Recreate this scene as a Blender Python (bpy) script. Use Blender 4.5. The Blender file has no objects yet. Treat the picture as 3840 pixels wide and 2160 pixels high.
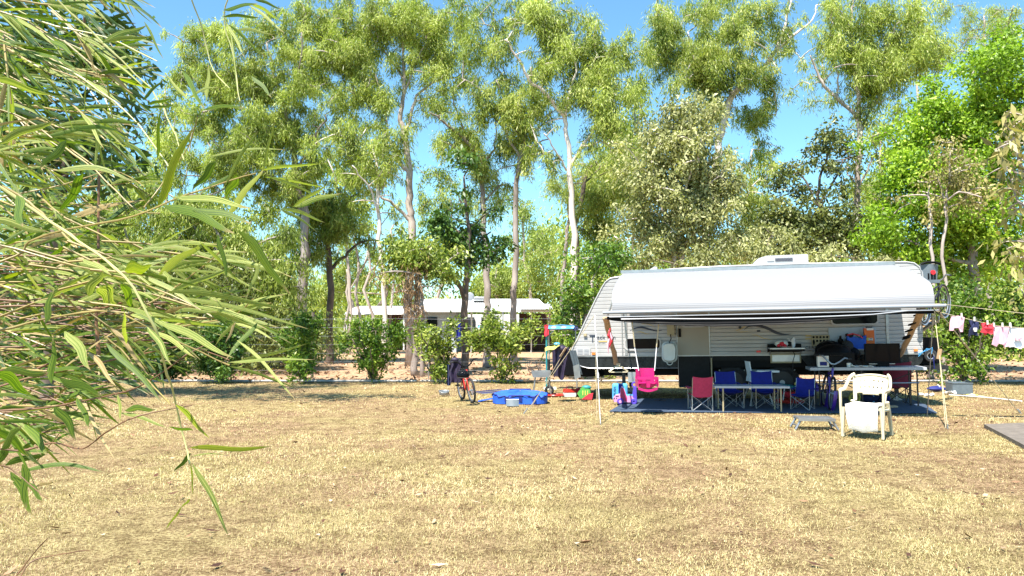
import bpy, math, random
import numpy as np
from mathutils import Vector, Matrix
R = math.radians
rnd = random.Random(7)
rs = np.random.RandomState(11)
SC = bpy.context.scene
COL = SC.collection
# ------------------------------------------------------------------ camera, sky, sun, exposure
F = 2885.0
CAMZ = 1.5
PITCH = R(2.9)
cd = bpy.data.cameras.new('camera'); cam = bpy.data.objects.new('camera', cd); COL.objects.link(cam)
cd.sensor_width = 36; cd.lens = F/3840*36; cd.clip_end = 2000; cd.clip_start = 0.05
cam.location = (0, 0, CAMZ); cam.rotation_euler = (R(90)+PITCH, 0, 0)
SC.camera = cam
SUN_EL, SUN_AZ = R(62), R(30)        # azimuth: sun stands behind the camera, this far to its left
w = bpy.data.worlds.new('World'); SC.world = w; w.use_nodes = True
nt = w.node_tree; nt.nodes.clear()
sky = nt.nodes.new('ShaderNodeTexSky'); sky.sky_type = 'NISHITA'; sky.sun_disc = False
sky.sun_elevation = SUN_EL; sky.sun_rotation = R(180)+SUN_AZ
sky.air_density = 1.0; sky.dust_density = 0.2; sky.ozone_density = 0.25; sky.altitude = 0
bg = nt.nodes.new('ShaderNodeBackground'); bg.inputs[1].default_value = 0.098
wo = nt.nodes.new('ShaderNodeOutputWorld')
tn = nt.nodes.new('ShaderNodeMix'); tn.data_type = 'RGBA'; tn.blend_type = 'MULTIPLY'; tn.inputs[0].default_value = 1; tn.inputs[7].default_value = (.66, 1.0, 1.10, 1)
nt.links.new(sky.outputs[0], tn.inputs[6]); nt.links.new(tn.outputs[2], bg.inputs[0]); nt.links.new(bg.outputs[0], wo.inputs[0])
sl = bpy.data.lights.new('sun', 'SUN'); sl.energy = 5.0; sl.angle = R(0.5); sl.color = (1.0, 0.94, 0.85)
so = bpy.data.objects.new('sun', sl); COL.objects.link(so)
TO_SUN = Vector((-math.sin(SUN_AZ)*math.cos(SUN_EL), -math.cos(SUN_AZ)*math.cos(SUN_EL), math.sin(SUN_EL)))
so.rotation_euler = TO_SUN.to_track_quat('Z', 'Y').to_euler(); so.location = (-10, -10, 30)
vs = SC.view_settings; vs.view_transform = 'Standard'; vs.look = 'None'; vs.gamma = 1; vs.use_curve_mapping = False
vs.exposure = 1.34
SC.cycles.max_bounces = 6; SC.cycles.diffuse_bounces = 1; SC.cycles.transparent_max_bounces = 8
# ------------------------------------------------------------------ where a pixel of the 3840 x 2160 picture lies in the place
cp, sp = math.cos(PITCH), math.sin(PITCH)
def ray(px, py):
    u = (px-1920)/F; v = (1080-py)/F
    return Vector((u, cp - v*sp, sp + v*cp))
def W(px, py, Y):
    d = ray(px, py); t = Y/d.y
    return Vector((d.x*t, Y, CAMZ+d.z*t))
def G(px, py, z=0.0):
    d = ray(px, py); t = (z-CAMZ)/d.z
    return Vector((d.x*t, d.y*t, z))
# ------------------------------------------------------------------ materials
def mat(name, col, rough=.6, var=.15, scale=12, bump=0.0, metal=0, spec=.5, detail=4, stretch=(1,1,1), col2=None, coat=0):
    m = bpy.data.materials.new(name); m.use_nodes = True
    n = m.node_tree.nodes; l = m.node_tree.links; b = n['Principled BSDF']
    tc = n.new('ShaderNodeTexCoord'); mp = n.new('ShaderNodeMapping'); mp.inputs['Scale'].default_value = stretch
    nz = n.new('ShaderNodeTexNoise'); nz.inputs['Scale'].default_value = scale; nz.inputs['Detail'].default_value = detail
    l.new(tc.outputs['Object'], mp.inputs[0]); l.new(mp.outputs[0], nz.inputs['Vector'])
    cr = n.new('ShaderNodeValToRGB'); cr.color_ramp.elements[0].position = .3; cr.color_ramp.elements[1].position = .7
    c2 = col2 or [min(1, c*(1+var)) for c in col]
    cr.color_ramp.elements[0].color = (*([c*(1-var) for c in col] if not col2 else col), 1)
    cr.color_ramp.elements[1].color = (*c2, 1)
    l.new(nz.outputs['Fac'], cr.inputs[0]); l.new(cr.outputs[0], b.inputs['Base Color'])
    b.inputs['Roughness'].default_value = rough; b.inputs['Metallic'].default_value = metal
    b.inputs['Specular IOR Level'].default_value = spec
    if coat: b.inputs['Coat Weight'].default_value = coat
    if bump:
        bp = n.new('ShaderNodeBump'); bp.inputs['Strength'].default_value = bump; bp.inputs['Distance'].default_value = .01
        l.new(nz.outputs['Fac'], bp.inputs['Height']); l.new(bp.outputs[0], b.inputs['Normal'])
    return m
def leafmat(name, cols, trans=.45, rough=.45, spec=.4):
    """cols: dark, mid, light leaf colour; each leaf takes its own from the face attribute"""
    m = bpy.data.materials.new(name); m.use_nodes = True
    n = m.node_tree.nodes; l = m.node_tree.links; b = n['Principled BSDF']
    at = n.new('ShaderNodeAttribute'); at.attribute_name = 'tint'
    cr = n.new('ShaderNodeValToRGB'); e = cr.color_ramp.elements
    e[0].position = 0; e[0].color = (*cols[0], 1); e[1].position = 1; e[1].color = (*cols[-1], 1)
    for i, c in enumerate(cols[1:-1]):
        k = e.new((i+1)/(len(cols)-1)); k.color = (*c, 1)
    l.new(at.outputs['Fac'], cr.inputs[0]); l.new(cr.outputs[0], b.inputs['Base Color'])
    b.inputs['Roughness'].default_value = rough; b.inputs['Specular IOR Level'].default_value = spec
    t = n.new('ShaderNodeBsdfTranslucent'); mx = n.new('ShaderNodeMixShader'); mx.inputs[0].default_value = trans
    g = n.new('ShaderNodeMix'); g.data_type = 'RGBA'; g.blend_type = 'MULTIPLY'; g.inputs[0].default_value = 1
    g.inputs[7].default_value = (1.15, 1.3, .45, 1); l.new(cr.outputs[0], g.inputs[6])
    l.new(g.outputs[2], t.inputs[0])
    o = n['Material Output']
    l.new(b.outputs[0], mx.inputs[1]); l.new(t.outputs[0], mx.inputs[2]); l.new(mx.outputs[0], o.inputs[0])
    return m
M = {}
def C_(name, col, **k): M[name] = mat(name, col, **k)
C_('white_paint', (.42,.42,.415), rough=.35, var=.09, scale=2.2, stretch=(1,1,.3), detail=8)
C_('white_roof', (.80,.80,.80), rough=.5, var=.05, scale=2)
C_('grey_metal', (.45,.46,.47), rough=.35, metal=.7, var=.1)
C_('light_metal', (.34,.35,.36), rough=.3, metal=.6, var=.1)
C_('dark_metal', (.03,.03,.032), rough=.4, metal=.4, var=.2)
C_('black_plastic', (.005,.005,.006), rough=.5, var=.2, spec=.12)
C_('black_rubber', (.02,.02,.021), rough=.8, var=.3, scale=40, bump=.3)
C_('glass_dark', (.005,.006,.008), rough=.08, var=.1, spec=.08)
C_('cream_plastic', (.62,.55,.38), rough=.4, var=.04, scale=3)
C_('towel', (.66,.64,.58), rough=.95, var=.06, scale=60, bump=1.0)
C_('pink_fabric', (.45,.03,.09), rough=.85, var=.12, scale=25, bump=.3)
C_('pink_pale', (.75,.42,.50), rough=.85, var=.08)
C_('hot_pink', (.48,.012,.14), rough=.3, var=.06)
C_('toy_pink', (.80,.30,.52), rough=.3, var=.05)
C_('toy_purple', (.10,.06,.45), rough=.3, var=.05)
C_('toy_red', (.42,.02,.10), rough=.3, var=.05)
C_('blue_fabric', (.006,.014,.22), rough=.85, var=.15, scale=20, bump=.3)
C_('blue_bag', (.015,.10,.55), rough=.7, var=.2, scale=6, bump=.6)
C_('blue_dark', (.006,.015,.16), rough=.7, var=.15)
C_('sky_blue', (.10,.42,.78), rough=.35, var=.05)
C_('teal', (.02,.22,.24), rough=.5, var=.1)
C_('maroon', (.13,.01,.035), rough=.85, var=.15, bump=.2)
C_('red_paint', (.50,.03,.02), rough=.35, var=.1, coat=.3)
C_('red_cloth', (.62,.03,.05), rough=.85, var=.15, bump=.3)
C_('green_cloth', (.08,.35,.06), rough=.8, var=.2)
C_('navy_cloth', (.015,.02,.07), rough=.9, var=.2)
C_('purple_cloth', (.022,.014,.038), rough=.6, var=.35, scale=8, bump=.8)
C_('purple_paint', (.06,.02,.28), rough=.3, var=.1, coat=.4)
C_('white_cloth', (.80,.79,.80), rough=.9, var=.04)
C_('yellow_cloth', (.62,.52,.10), rough=.85, var=.12)
C_('orange_box', (.72,.14,.01), rough=.5, var=.06)
C_('orange_lens', (.75,.20,.03), rough=.2, var=.05)
C_('red_lens', (.70,.01,.02), rough=.15, var=.05)
C_('rope', (.46,.39,.25), rough=.9, var=.15, scale=80, bump=.6)
C_('wood', (.42,.27,.14), rough=.75, var=.25, scale=14, stretch=(1,1,.15), bump=.3)
C_('weathered_wood', (.30,.27,.23), rough=.85, var=.3, scale=8, stretch=(.2,1,1), bump=.5)
C_('canvas_tan', (.40,.28,.17), rough=.9, var=.18, scale=18, bump=.5)
C_('mat_blue', (.04,.065,.11), rough=.95, var=.2, scale=30, bump=.3)
C_('grey_plastic', (.12,.15,.17), rough=.5, var=.1)
C_('grey_table', (.42,.44,.47), rough=.45, var=.04)
C_('high_chair_white', (.70,.78,.80), rough=.4, var=.03)
C_('tub_white', (.68,.72,.68), rough=.35, var=.03)
C_('beige_panel', (.38,.32,.19), rough=.6, var=.06)
C_('door_white', (.33,.30,.24), rough=.45, var=.03, scale=2)
C_('gold', (.50,.36,.12), rough=.4, var=.05)
C_('graphic_navy', (.012,.022,.05), rough=.4, var=.05)
C_('graphic_grey', (.25,.27,.30), rough=.4, var=.05)
C_('steel', (.30,.31,.31), rough=.4, metal=.6, var=.2, scale=6)
C_('concrete', (.15,.125,.10), rough=.9, var=.2, scale=9, bump=.5)
C_('house_blue', (.42,.49,.54), rough=.8, var=.05)
C_('house_white', (.72,.73,.72), rough=.8, var=.05)
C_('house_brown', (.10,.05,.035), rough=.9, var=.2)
C_('house_dark', (.02,.025,.03), rough=.8, var=.2)
C_('pipe', (.42,.40,.36), rough=.6, var=.2)
C_('paper', (.78,.76,.70), rough=.8, var=.04)
C_('skirt_black', (.009,.010,.011), rough=.45, var=.25, spec=.15)
C_('tyre_wall', (.35,.34,.30), rough=.6, var=.2)
# checker plate
def checker_plate():
    m = mat('checker_plate', (.022,.026,.027), rough=.4, var=.3, metal=.2); n = m.node_tree.nodes; l = m.node_tree.links
    tc = n.new('ShaderNodeTexCoord'); mp = n.new('ShaderNodeMapping'); mp.inputs['Rotation'].default_value = (0, R(45), 0); mp.inputs['Scale'].default_value = (30, 30, 30)
    ck = n.new('ShaderNodeTexChecker'); ck.inputs['Scale'].default_value = 1
    l.new(tc.outputs['Object'], mp.inputs[0]); l.new(mp.outputs[0], ck.inputs[0])
    bp = n.new('ShaderNodeBump'); bp.inputs['Strength'].default_value = 1; bp.inputs['Distance'].default_value = .01
    l.new(ck.outputs['Fac'], bp.inputs['Height']); l.new(bp.outputs[0], n['Principled BSDF'].inputs['Normal'])
    return m
M['checker_plate'] = checker_plate()
def bark(name, pale, dark, scale=3.0, patch=.5):
    m = mat(name, dark, rough=.85, col2=pale, scale=scale, stretch=(1,1,.35), bump=.6, detail=8)
    cr = [x for x in m.node_tree.nodes if x.type == 'VALTORGB'][0]
    cr.color_ramp.elements[0].position = patch-.18; cr.color_ramp.elements[1].position = patch+.08
    return m
M['bark_pale'] = bark('bark_pale', (.46,.39,.34), (.22,.17,.14), patch=.46)
M['bark_white'] = bark('bark_white', (.66,.58,.51), (.36,.29,.24), patch=.41)
M['bark_grey'] = bark('bark_grey', (.36,.31,.28), (.16,.125,.10))
M['bark_dark'] = bark('bark_dark', (.17,.13,.10), (.06,.045,.035))
M['leaf_euc'] = leafmat('leaf_euc', [(.10,.125,.018),(.34,.42,.08),(.62,.66,.21)])
M['leaf_euc_green'] = leafmat('leaf_euc_green', [(.07,.11,.018),(.32,.40,.08),(.60,.62,.20)])
M['leaf_pale'] = leafmat('leaf_pale', [(.18,.24,.07),(.34,.42,.10),(.54,.58,.17)])
M['leaf_olive'] = leafmat('leaf_olive', [(.12,.13,.05),(.34,.35,.14),(.62,.60,.30)], trans=.35)
M['leaf_bright'] = leafmat('leaf_bright', [(.10,.18,.012),(.26,.42,.03),(.48,.62,.08)], trans=.4)
M['leaf_dark'] = leafmat('leaf_dark', [(.02,.055,.008),(.06,.13,.02),(.15,.25,.04)], trans=.25)
M['leaf_shade'] = leafmat('leaf_shade', [(.04,.055,.015),(.12,.15,.035),(.27,.29,.08)], trans=.2)
M['leaf_hedge'] = leafmat('leaf_hedge', [(.025,.06,.008),(.10,.20,.018),(.32,.42,.06)], trans=.3)
M['leaf_hedge_yellow'] = leafmat('leaf_hedge_yellow', [(.04,.08,.01),(.19,.26,.03),(.50,.54,.13)], trans=.3)
M['leaf_brown'] = leafmat('leaf_brown', [(.13,.12,.04),(.32,.29,.10),(.52,.45,.18)], trans=.25)
M['vine_dead'] = leafmat('vine_dead', [(.14,.08,.04),(.30,.18,.09),(.46,.30,.16)], trans=.1)
# ------------------------------------------------------------------ mesh building
class MB:
    def __init__(s): s.v = []; s.f = []; s.uv = None
    def add(s, vs, fs):
        k = len(s.v); s.v += [tuple(v) for v in vs]; s.f += [tuple(i+k for i in f) for f in fs]; return s
    def box(s, c, d, rot=None, taper=1.0):
        x, y, z = d[0]/2, d[1]/2, d[2]/2; vs = []
        for sz in (-1, 1):
            t = taper if sz > 0 else 1
            for sx, sy in ((-1,-1),(1,-1),(1,1),(-1,1)): vs.append(Vector((sx*x*t, sy*y*t, sz*z)))
        if rot is not None: vs = [rot @ v for v in vs]
        vs = [v+Vector(c) for v in vs]
        return s.add(vs, [(3,2,1,0),(4,5,6,7),(0,1,5,4),(1,2,6,5),(2,3,7,6),(3,0,4,7)])
    def tube(s, pts, r, n=8, cap=True, flat=1.0):
        pts = [Vector(p) for p in pts]
        rr = r if isinstance(r, (list, tuple)) else [r]*len(pts)
        k = len(s.v); prev = None
        for i, p in enumerate(pts):
            t = (pts[min(i+1, len(pts)-1)]-pts[max(i-1, 0)])
            t = t.normalized() if t.length > 1e-9 else Vector((0,0,1))
            if prev is None:
                a = Vector((0,0,1)) if abs(t.z) < .9 else Vector((1,0,0))
                u = t.cross(a).normalized()
            else: u = (prev - t*prev.dot(t)).normalized()
            prev = u; v_ = t.cross(u)
            for j in range(n):
                a = 2*math.pi*j/n
                s.v.append(tuple(p + (u*math.cos(a) + v_*math.sin(a)*flat)*rr[i]))
        for i in range(len(pts)-1):
            for j in range(n):
                a = k+i*n+j; b = k+i*n+(j+1) % n
                s.f.append((a, b, b+n, a+n))
        if cap:
            s.f.append(tuple(k+j for j in reversed(range(n)))); s.f.append(tuple(k+(len(pts)-1)*n+j for j in range(n)))
        return s
    def ring(s, c, axis, R_, r, n=24, m=6, a0=0, a1=2*math.pi, flat=1.0):
        axis = Vector(axis).normalized(); h = Vector((0,0,1)) if abs(axis.z) < .9 else Vector((1,0,0))
        u = axis.cross(h).normalized(); v = axis.cross(u)
        full = abs(a1-a0-2*math.pi) < 1e-6
        k = len(s.v); nn = n if full else n+1
        for i in range(nn):
            a = a0+(a1-a0)*i/n; d = u*math.cos(a)+v*math.sin(a)
            for j in range(m):
                b = 2*math.pi*j/m
                s.v.append(tuple(Vector(c)+d*(R_+r*math.cos(b))+axis*r*flat*math.sin(b)))
        for i in range(n):
            i2 = (i+1) % nn
            for j in range(m):
                s.f.append((k+i*m+j, k+i2*m+j, k+i2*m+(j+1) % m, k+i*m+(j+1) % m))
        return s
    def ball(s, c, r, n=12, m=8, rot=None, top=1.0, bottom=1.0):
        r = r if isinstance(r, (list, tuple)) else (r, r, r); vs = []; fs = []
        for i in range(m+1):
            th = math.pi*i/m
            for j in range(n):
                ph = 2*math.pi*j/n
                z = math.cos(th); z = z*(top if z > 0 else bottom)
                v = Vector((r[0]*math.sin(th)*math.cos(ph), r[1]*math.sin(th)*math.sin(ph), r[2]*z))
                vs.append((rot @ v if rot is not None else v)+Vector(c))
        for i in range(m):
            for j in range(n):
                fs.append((i*n+j, (i+1)*n+j, (i+1)*n+(j+1) % n, i*n+(j+1) % n))
        return s.add(vs, fs)
    def grid(s, fn, nu, nv, thick=None):
        """fn(u,v) -> point, u and v in 0..1; thick: offset vector for a second skin"""
        k = len(s.v)
        P = [[Vector(fn(i/nu, j/nv)) for j in range(nv+1)] for i in range(nu+1)]
        for row in P: s.v += [tuple(p) for p in row]
        id_ = lambda i, j: k+i*(nv+1)+j
        for i in range(nu):
            for j in range(nv): s.f.append((id_(i,j), id_(i+1,j), id_(i+1,j+1), id_(i,j+1)))
        if thick is not None:
            k2 = len(s.v); t = Vector(thick)
            for row in P: s.v += [tuple(p+t) for p in row]
            i2 = lambda i, j: k2+i*(nv+1)+j
            for i in range(nu):
                for j in range(nv): s.f.append((i2(i,j+1), i2(i+1,j+1), i2(i+1,j), i2(i,j)))
            for i in range(nu):
                s.f.append((id_(i+1,0), id_(i,0), i2(i,0), i2(i+1,0))); s.f.append((id_(i,nv), id_(i+1,nv), i2(i+1,nv), i2(i,nv)))
            for j in range(nv):
                s.f.append((id_(0,j), id_(0,j+1), i2(0,j+1), i2(0,j))); s.f.append((id_(nu,j+1), id_(nu,j), i2(nu,j), i2(nu,j+1)))
        return s
    def prism(s, poly, a, b):
        """closed outline poly (3D points at a), swept by vector b-a"""
        n = len(poly); d = Vector(b)-Vector(a); vs = [Vector(p) for p in poly]+[Vector(p)+d for p in poly]
        fs = [tuple(reversed(range(n))), tuple(range(n, 2*n))]+[(i, (i+1) % n, n+(i+1) % n, n+i) for i in range(n)]
        return s.add(vs, fs)
    def build(s, name, m, parent=None, world=False, smooth=False, kind=None, label=None):
        vs = s.v
        if parent is not None and world:
            inv = PM[parent.name].inverted(); vs = [tuple(inv @ Vector(v)) for v in vs]
        me = bpy.data.meshes.new(name); me.from_pydata(vs, [], s.f)
        me.materials.append(M[m] if isinstance(m, str) else m)
        if smooth:
            me.polygons.foreach_set('use_smooth', [True]*len(me.polygons))
            if smooth != 2: me.set_sharp_from_angle(angle=R(40))
        me.update()
        o = bpy.data.objects.new(name, me); COL.objects.link(o)
        if parent is not None: o.parent = parent
        if kind: o['kind'] = kind
        if label: o['label'] = label
        PM[o.name] = PM.get(parent.name, Matrix.Identity(4)) if parent is not None else Matrix.Identity(4)
        return o
PM = {}
def tag(o, label, cat, group=None):
    o['label'] = label; o['category'] = cat
    if group: o['group'] = group
    return o
def thing(name, label, cat, loc=(0,0,0), rz=0, group=None, mtx=None):
    o = bpy.data.objects.new(name, None); COL.objects.link(o); o.empty_display_size = .2
    if mtx is None: mtx = Matrix.Translation(Vector(loc)) @ Matrix.Rotation(rz, 4, 'Z')
    o.matrix_world = mtx; PM[o.name] = mtx.copy()
    return tag(o, label, cat, group)
def struct(name, mb, m, smooth=False):
    return mb.build(name, m, kind='structure', smooth=smooth)
def copy_tree(o, parent=None):
    c = o.copy(); COL.objects.link(c)
    if parent is not None: c.parent = parent
    for ch in [x for x in list(COL.objects) if x.parent is o]: copy_tree(ch, c)
    return c
def npmesh(name, verts, faces_flat, nside, m, parent=None, tint=None, kind=None, smooth=False):
    """fast mesh from arrays; all faces have nside corners"""
    me = bpy.data.meshes.new(name); nv = len(verts); nf = len(faces_flat)//nside
    me.vertices.add(nv); me.vertices.foreach_set('co', np.asarray(verts, dtype=np.float32).ravel())
    me.loops.add(len(faces_flat)); me.loops.foreach_set('vertex_index', np.asarray(faces_flat, dtype=np.int32))
    me.polygons.add(nf); me.polygons.foreach_set('loop_start', np.arange(0, nf*nside, nside, dtype=np.int32))
    if smooth: me.polygons.foreach_set('use_smooth', np.ones(nf, dtype=bool))
    me.update(calc_edges=True)
    if tint is not None:
        a = me.attributes.new('tint', 'FLOAT', 'FACE'); a.data.foreach_set('value', np.asarray(tint, dtype=np.float32))
    me.materials.append(M[m] if isinstance(m, str) else m)
    o = bpy.data.objects.new(name, me); COL.objects.link(o)
    if parent is not None: o.parent = parent
    if kind: o['kind'] = kind
    return o
# ------------------------------------------------------------------ ground
def ground_mat(name, lawn):
    m = bpy.data.materials.new(name); m.use_nodes = True; n = m.node_tree.nodes; l = m.node_tree.links; b = n['Principled BSDF']
    tc = n.new('ShaderNodeTexCoord')
    def noise(s, d=6, r=.6):
        z = n.new('ShaderNodeTexNoise'); z.inputs['Scale'].default_value = s; z.inputs['Detail'].default_value = d; z.inputs['Roughness'].default_value = r
        l.new(tc.outputs['Object'], z.inputs['Vector']); return z
    def ramp(a, stops):
        c = n.new('ShaderNodeValToRGB'); e = c.color_ramp.elements
        e[0].position, e[0].color = stops[0][0], (*stops[0][1], 1); e[1].position, e[1].color = stops[-1][0], (*stops[-1][1], 1)
        for p, q in stops[1:-1]: k = e.new(p); k.color = (*q, 1)
        l.new(a.outputs['Fac'], c.inputs[0]); return c
    def mix(f, a, c, mode='MIX'):
        x = n.new('ShaderNodeMix'); x.data_type = 'RGBA'; x.blend_type = mode
        if isinstance(f, float): x.inputs[0].default_value = f
        else: l.new(f, x.inputs[0])
        l.new(a, x.inputs[6]); l.new(c, x.inputs[7]); return x.outputs[2]
    big, mid, fine = noise(.45, 4), noise(4.5, 6), noise(38, 8, .75)
    if lawn:
        A = ramp(fine, [(.34, (.05,.028,.014)), (.47, (.24,.15,.08)), (.6, (.48,.35,.20))])
        B = ramp(fine, [(.34, (.05,.035,.015)), (.47, (.26,.19,.085)), (.6, (.50,.41,.20))])
        f = ramp(big, [(.42, (0,0,0)), (.60, (1,1,1))])
        c = mix(f.outputs[0], A.outputs[0], B.outputs[0])
        f2 = ramp(mid, [(.38, (.62,.58,.56)), (.56, (1,1,1))])
        c = mix(1.0, c, f2.outputs[0], 'MULTIPLY')
    else:
        A = ramp(fine, [(.32, (.20,.11,.06)), (.44, (.40,.25,.145)), (.62, (.58,.42,.27))])
        f2 = ramp(mid, [(.34, (.55,.5,.45)), (.5, (1,1,1))])
        c = mix(1.0, A.outputs[0], f2.outputs[0], 'MULTIPLY')
    l.new(c, b.inputs['Base Color']); b.inputs['Roughness'].default_value = .95; b.inputs['Specular IOR Level'].default_value = .1
    bp = n.new('ShaderNodeBump'); bp.inputs['Strength'].default_value = .9; bp.inputs['Distance'].default_value = .03
    l.new(fine.outputs['Fac'], bp.inputs['Height']); l.new(bp.outputs[0], b.inputs['Normal'])
    return m
M['dirt'] = ground_mat('dirt', False); M['lawn'] = ground_mat('lawn', True)
def sheet(x0, x1, y0, y1, z, nx, ny, amp=0, seed=0):
    r = np.random.RandomState(seed); ph = r.rand(8)*6
    def fn(u, v):
        x = x0+(x1-x0)*u; y = y0+(y1-y0)*v
        return (x, y, z+amp*(math.sin(x*.9+ph[0])*math.sin(y*.7+ph[1])+.5*math.sin(x*2.3+ph[2])*math.sin(y*1.9+ph[3])))
    return MB().grid(fn, nx, ny)
struct('ground', MB().add([(-400,-60,-.03),(400,-60,-.03),(400,600,-.03),(-400,600,-.03)], [(0,1,2,3)]), 'dirt')
struct('lawn', sheet(-30, 30, -6, 21.15, -.012, 150, 130, .006, 3), 'lawn', smooth=2)
struct('bare_dirt', sheet(-60, 60, 21.15, 48, -.012, 160, 80, .02, 5), 'dirt', smooth=2)
# grass blades, dense near the camera
def make_grass():
    V = []; T = []
    def layer(y0, y1, dens, wid, hgt):
        ys = []; A = 0
        n = int(dens*(.70*(y1*y1-y0*y0)))
        y = np.sqrt(rs.rand(n)*(y1*y1-y0*y0)+y0*y0); x = (rs.rand(n)*2-1)*y*.70
        # bare patches
        q = np.sin(x*1.3+2)*np.sin(y*1.1+1)+np.sin(x*.5-1)*np.sin(y*.63)+.6*np.sin(x*3.1+y*2.2)+.5*np.sin(x*5.3-y*3.7)
        keep = rs.rand(n) < np.clip(.85+.25*q, .5, 1); x = x[keep]; y = y[keep]; q = q[keep]; n = len(x)
        a = rs.rand(n)*2*np.pi; lean = .35+rs.rand(n)*1.0
        h = hgt*(.5+rs.rand(n))*np.clip(1+.12*q, .75, 1.2)
        d = np.stack([np.cos(a)*np.sin(lean), np.sin(a)*np.sin(lean), np.cos(lean)], 1)
        s = np.stack([-np.sin(a), np.cos(a), np.zeros(n)], 1)
        b = np.stack([x, y, np.full(n, -.012)], 1); ww = (wid*(.6+.8*rs.rand(n)))[:, None]
        V.append(np.stack([b-s*ww, b+s*ww, b+d*h[:, None]], 1).reshape(-1, 3))
        q2 = sum(np.sin(x*a_+y*b_+c_)*np.sin(x*d_-y*e_+c_*2) for a_, b_, c_, d_, e_ in ((2.1,1.3,0,1.7,2.9),(4.3,3.1,1,5.1,2.3),(7.7,6.1,2,8.3,9.1),(1.1,.7,3,.9,1.4)))
        T.append(np.clip(.49+.06*q+.16*q2+rs.randn(n)*.28, 0, 1))
    layer(4.0, 7, 6500, .0018, .024); layer(7, 11, 2600, .0026, .025); layer(11, 21.3, 700, .0045, .026)
    V = np.concatenate(V); T = np.concatenate(T)
    M['grass'] = leafmat('grass', [(.18,.12,.065),(.37,.305,.145),(.60,.49,.23),(.75,.65,.37)], trans=.2, rough=.8, spec=.15)
    o = npmesh('grass', V, np.arange(len(V)), 3, 'grass', tint=T, kind='stuff')
make_grass()
def make_litter():
    n = 2600; y = np.sqrt(rs.rand(n)*(24**2-4.2**2)+4.2**2); x = (rs.rand(n)*2-1)*y*.7
    V = []; 
    for i in range(n):
        a = rs.rand()*6.28; L = .018+rs.rand()**2*.05; w_ = .005+rs.rand()**2*.014; z = .008+rs.rand()*.015
        c = Vector((x[i], y[i], z)); d = Vector((math.cos(a), math.sin(a), rs.randn()*.25)); s = Vector((-math.sin(a), math.cos(a), rs.randn()*.4))
        V += [c-d*L, c-s*w_-Vector((0,0,.008)), c+d*L, c+s*w_]
    M['litter'] = leafmat('litter', [(.05,.02,.012),(.14,.06,.03),(.34,.20,.11),(.60,.46,.32)], trans=.05, rough=.8)
    npmesh('fallen_leaves', np.array([tuple(v) for v in V]), np.arange(4*n), 4, 'litter', tint=rs.rand(n)**1.6, kind='stuff')
make_litter()
# furrows of leaf litter beyond the fence
def litter_far():
    V = []; n = 9000
    y = 21.4+rs.rand(n)*14; x = (rs.rand(n)*2-1)*(y*.72)
    keep = (np.sin(y*2.1+np.sin(x*.3)) + rs.randn(n)*.7) > .2; x = x[keep]; y = y[keep]; n = len(x)
    a = rs.rand(n)*6.28; L = .05+rs.rand(n)*.07; w_ = .02+rs.rand(n)*.03; z = rs.rand(n)*.05
    c = np.stack([x, y, z], 1); d = np.stack([np.cos(a), np.sin(a), rs.randn(n)*.4], 1)*L[:, None]; s = np.stack([-np.sin(a), np.cos(a), rs.randn(n)*.4], 1)*w_[:, None]
    V = np.stack([c-d, c-s, c+d, c+s], 1).reshape(-1, 3)
    npmesh('leaf_litter', V, np.arange(4*n), 4, 'litter', tint=rs.rand(n), kind='stuff')
litter_far()
s = MB(); p = [G(3690,1602), G(3840+400,1580), G(3840+400,1900), G(3790,1655)]
s.prism([Vector((q.x,q.y,-.03)) for q in p], (0,0,0), (0,0,.075)); struct('concrete_slab', s, 'concrete')
# ------------------------------------------------------------------ trees
EUC = dict(ln=.15, wd=.022, droop=1.0)
def bez(a, b, c, n):
    return [a*(1-t)*(1-t)+b*2*t*(1-t)+c*t*t for t in [i/n for i in range(n+1)]]
def jitter_line(pts, n=4, amp=.05):
    """subdivide a polyline smoothly (Catmull-Rom) with small bends"""
    out = []; P = [pts[0]]+pts+[pts[-1]]
    for i in range(1, len(P)-2):
        for k in range(n):
            t = k/n; a, b, c, d = P[i-1], P[i], P[i+1], P[i+2]
            q = .5*((2*b)+(c-a)*t+(2*a-5*b+4*c-d)*t*t+(3*b-a-3*c+d)*t*t*t)
            j = amp*(c-b).length*.35
            out.append(q+Vector((rs.randn(), rs.randn(), rs.randn()*.3))*j*(0 if (i == 1 and k == 0) else 1))
    out.append(pts[-1]); return out
def leaves(name, centers, radii, counts, ln, wd, droop, m, parent, tints, squash=.8, kind=None):
    idx = np.repeat(np.arange(len(centers)), counts); n = len(idx)
    C = np.asarray(centers)[idx]; Rr = np.asarray(radii)[idx]
    v = rs.randn(n, 3); v /= np.linalg.norm(v, axis=1)[:, None]+1e-9
    rad = rs.rand(n)**.5*(1+.45*np.abs(rs.randn(n)))
    off = v*rad[:, None]; off[:, 2] *= squash
    if droop > .6:
        off[:, 2] = off[:, 2]*1.25-.35*np.abs(off[:, 0]+off[:, 1])*.5; off[:, :2] *= .85
    P = C+off*Rr[:, None]
    d = rs.randn(n, 3); d[:, 2] -= droop*2.2; d[:, :2] += off[:, :2]*.8
    d /= np.linalg.norm(d, axis=1)[:, None]+1e-9
    s = np.cross(d, rs.randn(n, 3)+off*1.2); s /= np.linalg.norm(s, axis=1)[:, None]+1e-9
    L = (ln*(.4+1.35*rs.rand(n)**1.7))[:, None]; Wd = (wd*(.7+.6*rs.rand(n)))[:, None]
    nn = np.cross(d, s)
    V = np.stack([P, P+d*L*.42+s*Wd+nn*L*.06, P+d*L, P+d*L*.42-s*Wd+nn*L*.06], 1).reshape(-1, 3)
    t = np.clip(np.asarray(tints)[idx]+rs.randn(n)*.2, 0, 1)
    return npmesh(name, V, np.arange(4*n), 4, m, parent=parent, tint=t, kind=kind)
NLEAF = [0]
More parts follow.
